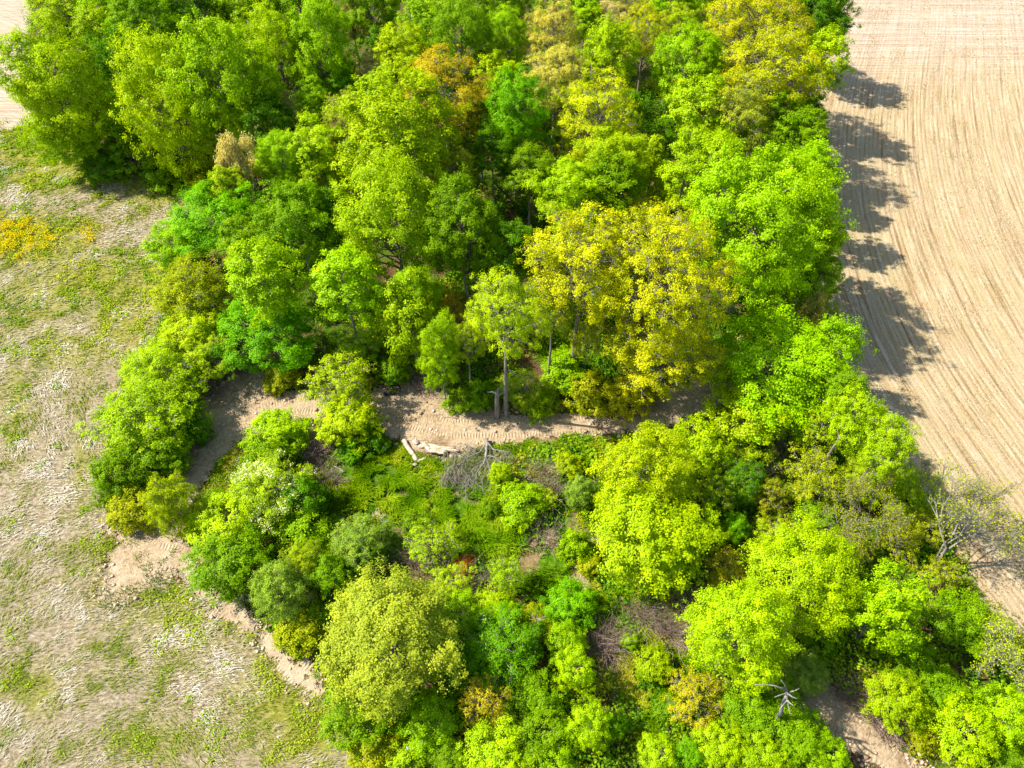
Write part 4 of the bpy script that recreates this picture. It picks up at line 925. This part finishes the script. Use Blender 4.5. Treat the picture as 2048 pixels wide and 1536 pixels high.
T('dense', 1920, 1245, 130, 120, 'M', "green round tree at the corner of the field, lower right")
T('airy', 1800, 1080, 100, 90, 'V', "olive open tree beneath the leafless ones")
T('airy', 1700, 1100, 80, 80, 'V', "olive young tree right of the big round lime crown's top")
T('bare', 1690, 1050, 110, 100, 'V', "leafless grey twiggy tree, leftmost of the bare group")
T('bare', 1770, 1020, 130, 130, 'V', "leafless pale tree in the middle of the bare group", rot=0.5)
T('bare', 1905, 1095, 220, 170, 'V', "large leafless grey tree spreading over the pale field", rot=0.3)
T('bare', 2005, 1330, 140, 130, 'YG', "half-bare yellowing tree by the right edge below the field corner", rot=2.5)
T('airy', 1880, 1150, 80, 80, 'V', "olive sapling at the foot of the large leafless tree")
T('airy', 1850, 1050, 90, 70, 'V', "thin olive tree left behind the large leafless one")
T('dense', 1830, 1330, 90, 80, 'M', "green tree right of the dark gap above the dirt road")
T('dense', 1790, 1400, 110, 110, 'L', "lime tree on the right bank of the dirt road")
T('dense', 1880, 1390, 110, 100, 'M', "green tree between the dirt road's bank and the right edge")
T('dense', 1925, 1465, 140, 120, 'L', "big lime dome at the lower right corner")
T('dense', 2010, 1430, 110, 120, 'B', "bright green tree by the right edge above the corner")
T('dense', 2020, 1525, 90, 60, 'M', "mid green crown in the very bottom right corner")
T('shrub', 1840, 1470, 60, 60, 'V', "olive shrub on the right bank near the bottom edge")
T('oak', 1388, 1400, 120, 100, 'G', "golden small tree left of the dead white-limbed tree")
T('feather', 1610, 1345, 100, 80, 'S', "pale silvery tree above the head of the dirt road")
T('dense', 1560, 1385, 70, 60, 'B', "green tree behind the dead white-limbed one")
T('dense', 1500, 1420, 110, 100, 'M', "green tree between the golden one and the dead white-limbed one")
T('dense', 1590, 1470, 120, 100, 'M', "green tree on the left bank of the dirt road")
T('dense', 1650, 1505, 90, 80, 'B', "bright green tree on the left bank at the bottom edge")
T('dense', 1440, 1490, 100, 80, 'L', "lime tree below the golden small tree")
T('dense', 1380, 1510, 60, 60, 'E', "small emerald tree at the bottom edge below the golden one")
T('dense', 1315, 1510, 80, 70, 'L', "lime tree at the bottom edge right of the lower hollow")
T('dense', 1530, 1510, 100, 80, 'L', "lime tree at the bottom edge left of the dirt road bank")
T('shrub', 927, 1137, 44, 34, 'R', "small orange-red leaved bush among the scrub below the sedge")
T('dense', 1630, 440, 90, 110, 'B', "green crown at the right flank of the huge tree, over the field shadow")
T('dense', 1635, 500, 90, 120, 'M', "shaded green crown on the field edge halfway down the huge tree's flank")
T('dense', 1690, 780, 80, 90, 'M', "shaded green tree on the field edge below the broad bright green one", lift=6.5)
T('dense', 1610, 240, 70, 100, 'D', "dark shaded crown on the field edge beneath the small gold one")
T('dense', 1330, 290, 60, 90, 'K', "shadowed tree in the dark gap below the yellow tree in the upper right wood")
T('shrub', 330, 345, 80, 30, 'M', "low green bush at the foot of the golden-green tree, on the meadow")
T('shrub', 210, 325, 90, 34, 'D', "dark low bush at the meadow edge under the left block of trees")
T('shrub', 400, 345, 70, 30, 'V', "low olive bush at the inner corner of the upper meadow")
T('dense', 1060, 345, 90, 90, 'M', "green tree below the tall emerald one at the top of the dark hollow")
T('dense', 960, 240, 70, 80, 'M', "green crown in shade right below the big orange-bronze oak")
T('dense', 660, 440, 90, 110, 'D', "dark tree in the gap left of the large lime tree")
T('dense', 480, 480, 80, 80, 'M', "green tree low on the right of the large emerald one")
T('airy', 1020, 775, 70, 60, 'L', "lime sapling between the forked oak's trunk and the arched dead branch")
T('shrub', 1130, 745, 90, 40, 'B', "bright green low bush between the trunks of the yellow oaks")
T('shrub', 920, 800, 60, 50, 'M', "green bush at the foot of the two thin trunks")
T('shrub', 790, 745, 60, 60, 'M', "dark green bush behind the root clump at the track's bend")
T('shrub', 560, 760, 60, 50, 'V', "olive bush in the bare earth bay under the emerald dome")
T('dense', 1745, 840, 50, 90, 'M', "narrow green tree at the very field edge beside the twiggy lime one", lift=6)
T('shrub', 1210, 1000, 60, 60, 'M', "mid green bush at the left foot of the bright yellow-lime trees")
T('shrub', 1090, 1000, 50, 40, 'YG', "yellow bush right of the bright green bush in the clearing")
T('shrub', 980, 1020, 40, 40, 'M', "small green bush below the fallen dead tree's twigs")
T('shrub', 745, 880, 60, 40, 'D', "dark bush at the grass edge below the track's bend")

# ------------------------------------------------------------------ dead wood and small things on the ground
def pt(px, py, z): a, b, _ = at(px, py, z); return np.array([float(a), float(b), z])
def limb(pts, r0, r1, k=7):
    """one tapered, slightly kinked limb through the given points"""
    P = [np.array(p, float) for p in pts]; out = []; rsn = RS(int(abs(P[0][0] * 97 + P[0][1] * 31)) % 9999)
    for i in range(len(P) - 1):
        for q in range(3):
            f = q / 3; out.append(P[i] * (1 - f) + P[i + 1] * f + (rsn.normal(0, 0.025, 3) * np.linalg.norm(P[i + 1] - P[i]) if q else 0))
    out.append(P[-1]); n = len(out); R_ = [r0 + (r1 - r0) * i / (n - 1) for i in range(n)]
    d = [out[min(i + 1, n - 1)] - out[max(i - 1, 0)] for i in range(n)]; V = []; lo = []
    for i in range(n):
        dd = d[i] / (np.linalg.norm(d[i]) + 1e-9); ref = np.array([0, 0, 1.0]) if abs(dd[2]) < 0.9 else np.array([1.0, 0, 0])
        u = np.cross(dd, ref); u /= np.linalg.norm(u); v = np.cross(dd, u)
        for a in range(k): V.append(out[i] + (u * math.cos(6.2832 * a / k) + v * math.sin(6.2832 * a / k)) * R_[i] * (1 + 0.12 * rsn.normal()))
    fn = []
    for i in range(n - 1):
        for a in range(k): b = (a + 1) % k; lo += [i * k + a, i * k + b, (i + 1) * k + b, (i + 1) * k + a]; fn.append(4)
    lo += list(range(k))[::-1]; fn.append(k); lo += [(n - 1) * k + a for a in range(k)]; fn.append(k)
    return V, fn, lo
def join(parts):
    V, fn, lo = [], [], []
    for v, f, l in parts: lo += [i + len(V) for i in l]; V += v; fn += f
    return V, fn, lo
def solid(name, parts, mat, parent=None, origin=None, **props):
    V, fn, lo = join(parts); V = np.array(V)
    if origin is not None: V = V - origin
    me = mesh_from(name, V, np.array(fn), lo); o = link(name, me, mat, parent, **props)
    if origin is not None and parent is None: o.location = origin
    return o
def holder(name, loc, label, cat, group=None):
    o = bpy.data.objects.new(name, None); COL.objects.link(o); o.location = loc; o['label'] = label; o['category'] = cat
    if group: o['group'] = group
    return o

M_PALE2 = bark_material("weathered_grey_wood", [(0.3, (0.09, 0.08, 0.065)), (0.5, (0.20, 0.185, 0.165)), (0.75, (0.36, 0.335, 0.30))])
def q(cx, cy_, z): return pt(750 + cx / 4.096, 850 + cy_ / 4.096, z)
O_ = q(915, 115, 0); fallen = holder("fallen_tree", O_, "leafless grey dead tree lying crown-down across the clearing just below the track", "dead tree")
solid("trunk", [limb([q(915, 112, .35), q(912, 190, .8), q(908, 262, 1.1)],   .17, .11)], M_PALE2, fallen, O_)
LIMBS = [[q(908, 150, .6), q(862, 222, .9), q(752, 266, 1.1), q(690, 330, 1.0), q(640, 400, .7), q(580, 462, .3)],
         [q(752, 266, 1.1), q(700, 240, 1.4), q(640, 215, 1.5), q(560, 205, 1.2)],
         [q(925, 145, .6), q(975, 200, 1.2), q(1050, 212, 1.4), q(1115, 225, 1.3)],
         [q(908, 262, 1.1), q(890, 318, 1.2), q(835, 385, 1.0), q(825, 470, .6), q(835, 520, .3)],
         [q(890, 318, 1.2), q(810, 350, 1.3), q(770, 420, .9), q(720, 500, .4)],
         [q(908, 262, 1.1), q(935, 340, 1.2), q(965, 420, .8), q(990, 465, .4)],
         [q(925, 250, 1.1), q(980, 262, 1.4), q(1040, 310, 1.2), q(1080, 330, .8)],
         [q(835, 385, 1.0), q(775, 450, .8), q(745, 540, .3)],
         [q(720, 300, 1.0), q(710, 380, .9), q(715, 440, .5)],
         [q(640, 400, .7), q(600, 400, .9), q(550, 440, .5)],
         [q(825, 470, .6), q(880, 520, .6), q(905, 560, .3)],
         [q(740, 150, .5), q(790, 175, .9), q(835, 195, .9)],
         [q(690, 330, 1.0), q(650, 330, 1.3), q(600, 350, 1.2)]]
for i, L in enumerate(LIMBS): solid("branch", [limb(L,   .075 if i in (0, 3) else .045, .016, 5)], M_PALE2, fallen, O_)
rs = RS(77); segs = []
for L in LIMBS:
    for _ in range(42):
        i = rs.randint(0, len(L) - 1); f = rs.rand(); p = L[i] * (1 - f) + L[i + 1] * f; d = unit(rs.normal(size=3) * np.array([1, .7, .35]) + np.array([-.45, -.9, 0]))
        e = p + d * rs.uniform(.5, 1.6); e[2] = max(e[2] * .6, .1); m_ = (p + e) / 2 + rs.normal(0, .12, 3); segs += [(p, m_, .018, .012), (m_, e, .012, .006)]
        e2 = m_ + unit(d + rs.normal(0, .5, 3)) * rs.uniform(.3, .8); e2[2] = max(e2[2], .1); segs.append((m_, e2, .01, .005))
V, lo = tubes(segs, 3); link("twigs", mesh_from("twigs", V - O_, 4, lo), M_TWIG, fallen)

def log_(name, a, b, r, label, mat=None, group=None, kink=0.0, r1=None):
    m_ = (a + b) / 2 + np.array([0, kink, 0]); o = (a + b) / 2
    return solid(name, [limb([a, m_, b], r, r1 or r * .85, 9)], mat or M_LOG, None, o, label=label, category="log", **({"group": group} if group else {}))
log_("log", q(235, 130, .24), q(345, 293, .22), .23, "long straight pale log lying at the lower edge of the track, left of the heap")
log_("log", q(347, 300, .18), q(418, 272, .18), .17, "short thick pale log at the lower end of the long straight one")
for a, b, r in [((430, 168), (600, 205), .16), ((440, 190), (660, 190), .13), ((435, 208), (590, 218), .15), ((470, 175), (640, 215), .11), ((450, 215), (570, 235), .13), ((500, 196), (690, 212), .10), ((440, 180), (520, 240), .12), ((395, 160), (450, 205), .2)]:
    z = .16 + r + .14 * ((a[1] * 7) % 3)
    log_("log", q(a[0], a[1], z), q(b[0], b[1], z * .9), r * 1.15, "pale bare log in the heap left of the fallen dead tree", group="logs heaped beside the fallen tree", kink=.06)
log_("log", pt(1158, 757, .2), pt(1204, 758, .2), .15, "thin pale log lying under the yellow oaks above the track", M_PALE)
log_("log", pt(660, 928, .15), pt(690, 944, .12), .06, "pale stick poking out of the brown brush right of the white-flowering tree", M_PALE)

# broken standing stump beside the track
B_ = pt(994, 836, 0); T_ = np.array([B_[0] + .1, B_[1], 3.9]); st_ = holder("tree_stump", B_, "tall snapped-off dead stump standing at the upper edge of the track", "stump")
solid("trunk", [limb([B_ - [0, 0, .1], (B_ + T_) / 2, T_], .26, .19, 10), limb([T_, T_ + [.12, .05, .55]], .13, .02, 5), limb([T_ + [-.1, 0, -.05], T_ + [-.15, -.02, .3]], .1, .02, 5)], M_BARK, st_, B_)
solid("branch", [limb([T_ - [0, 0, .35], T_ + [-.5, -.1, .15], T_ + [-.95, -.1, .1]], .09, .03, 6)], M_PALE, st_, B_)
solid("branch", [limb([T_ - [0, 0, .5], T_ + [.6, .1, -.2], T_ + [1.0, .1, .05]], .1, .03, 6)], M_BARK, st_, B_)
def loose(name, pts, r, label, mat=M_PALE, subs=()):
    o = np.array(pts[-1]) * [1, 1, 0]
    return solid(name, [limb(pts, r, r * .3, 6)] + [limb(s, r * .5, r * .15, 5) for s in subs], mat, None, o, label=label, category="branch")
loose("fallen_branch", [pt(1017, 740, 3.6), pt(1034, 751, 3.0), pt(1044, 785, 1.4), pt(1064, 819, .08)], .1, "pale arched dead branch propped between the forked oak and the track", subs=[[pt(1034, 751, 3.0), pt(1052, 765, 2.6), pt(1057, 790, 1.6)]])
loose("fallen_branch", [pt(942, 795, .8), pt(952, 806, .4), pt(958, 812, .1)], .08, "short tan dead branch at the track's upper edge left of the stump", M_LOG)
loose("fallen_branch", [pt(905, 1128, .3), pt(935, 1122, .35), pt(960, 1118, .15)], .07, "pale dead branch lying in the dead grass below the sedge", subs=[[pt(925, 1124, .35), pt(940, 1112, .4)]])
loose("fallen_branch", [pt(262, 958, .1), pt(280, 945, .12), pt(290, 938, .08)], .05, "thin dark dead branch lying on the meadow by the thicket", M_BARK) if False else None

# dead snag with white limbs by the dirt road
def r4(cx, cy_, z): return pt(1348 + cx / 2.926, 1011 + cy_ / 2.926, z)
tz = 8.2; J = r4(665, 1100, tz - 1.4); G_ = np.array([J[0] + .5, J[1] - .6, 0]); sn = holder("dead_tree", G_, "dead tree with bleached white limbs standing by the head of the dirt road", "dead tree")
solid("trunk", [limb([G_ - [0, 0, .1], (G_ + J) / 2 + [.2, 0, 0], J], .18, .08, 8)], M_PALE2, sn, G_)
SN = [[J, r4(640, 1070, tz), r4(590, 1055, tz + .3), r4(530, 1047, tz + .4), r4(470, 1048, tz + .3)], [J, r4(660, 1095, tz), r4(620, 1110, tz + .2), r4(588, 1122, tz + .1)], [J, r4(700, 1085, tz - .2), r4(735, 1070, tz)],
      [J, r4(662, 1140, tz - .4), r4(640, 1165, tz - .4), r4(614, 1202, tz - .4)], [r4(662, 1140, tz - .4), r4(685, 1160, tz - .2), r4(702, 1175, tz - .2)], [r4(662, 1140, tz - .4), r4(672, 1180, tz - .7), r4(680, 1222, tz - .8)],
      [J, r4(650, 1050, tz + .3), r4(625, 1020, tz + .6)], [r4(660, 1095, tz), r4(690, 1120, tz + .3), r4(720, 1130, tz + .4)]]
for L in SN: solid("branch", [limb(L, .06, .02, 6)], M_PALE2, sn, G_)

# rocks, pipes and a scrap
rs = RS(88)
def rock(px, py, r, label, col=None):
    c = pt(px, py, r * .3); V = c + ico * r * rs.uniform(.7, 1.25, (7, 1)) * np.array([1.2, 1, .75]); o = c
    me = bpy.data.meshes.new("rock"); me.from_pydata([tuple(v - o) for v in V], [], [tuple(int(i) for i in f) for f in fc]); me.update()
    ob = link("rock", me, M_ROCK, label=label, category="rock"); ob.location = o
    m_ = ob.modifiers.new("bevel", 'BEVEL'); m_.width = r * .15; m_.segments = 2
    return ob
M_ROCK = bark_material("pale_rock", [(0.3, (0.25, 0.2, 0.15)), (0.7, (0.52, 0.45, 0.37))], 2.0)
rock(771, 896, .38, "tan rock in the grass left of the long straight log")
rock(832, 886, .42, "pale rock between the long straight log and the log heap")
rock(843, 893, .36, "pale rock touching the left end of the log heap")
rock(829, 929, .3, "small pale rock beneath the short thick log")
D_ = pt(785, 779, .45)
db = holder("root_ball", D_ * [1, 1, 0], "dark upturned root clump above the track's bend", "root clump")
solid("soil", [limb([D_ - [.7, 0, .3], D_, D_ + [.7, .1, .1]], .55, .35, 9)], bark_material("dark_soil", [(0.3, (0.02, 0.014, 0.01)), (0.7, (0.09, 0.06, 0.04))]), db, D_ * [1, 1, 0])
for i in range(7):
    a = i * .9; solid("root", [limb([D_, D_ + [math.cos(a) * .6, -.1, math.sin(a) * .5 + .2], D_ + [math.cos(a) * 1.2, -.2 - .1 * i, abs(math.sin(a)) * .8]], .07, .02, 5)], M_BARK, db, D_ * [1, 1, 0])
M_BLUE, t, N = new_mat("faded_blue_plastic"); p_ = N("ShaderNodeBsdfPrincipled"); t.links.new(ramp(t, noise(t, objco(t), 6, 3), [(.3, (.13, .2, .27)), (.7, (.24, .33, .42))]), p_.inputs["Base Color"]); p_.inputs["Roughness"].default_value = .4; finish(t, p_.outputs[0])
def pipe(a, b, label):
    c = (a + b) / 2; solid("pipe", [limb([a, c, b], .09, .09, 10)], M_BLUE, None, c, label=label, category="pipe")
pipe(pt(493, 892, .15), pt(485, 902, .15), "short blue-grey pipe in the grass beside the track, upper of two")
pipe(pt(480, 912, .15), pt(470, 931, .15), "blue-grey pipe in the grass beside the track, lower and longer of two")
M_SCR, t, N = new_mat("pale_blue_sheet"); p_ = N("ShaderNodeBsdfPrincipled"); t.links.new(ramp(t, noise(t, objco(t), 5, 3), [(.3, (.25, .5, .68)), (.7, (.6, .78, .88))]), p_.inputs["Base Color"]); p_.inputs["Roughness"].default_value = .5; finish(t, p_.outputs[0])
c0 = pt(818, 1500, 1.6); g_ = 7; V = []; lo = []
for i in range(g_):
    for j in range(g_): V.append([(i / 6 - .5) * .55 + rs.normal(0, .02), (j / 6 - .5) * .4 + rs.normal(0, .02), rs.normal(0, .07)])
for i in range(g_ - 1):
    for j in range(g_ - 1): a = i * g_ + j; lo += [a, a + g_, a + g_ + 1, a + 1]
o = link("plastic_scrap", mesh_from("plastic_scrap", V, 4, lo), M_SCR, label="crumpled pale blue plastic scrap caught on the scrub near the bottom edge", category="litter"); o.location = c0; o.modifiers.new("thick", 'SOLIDIFY').thickness = .01
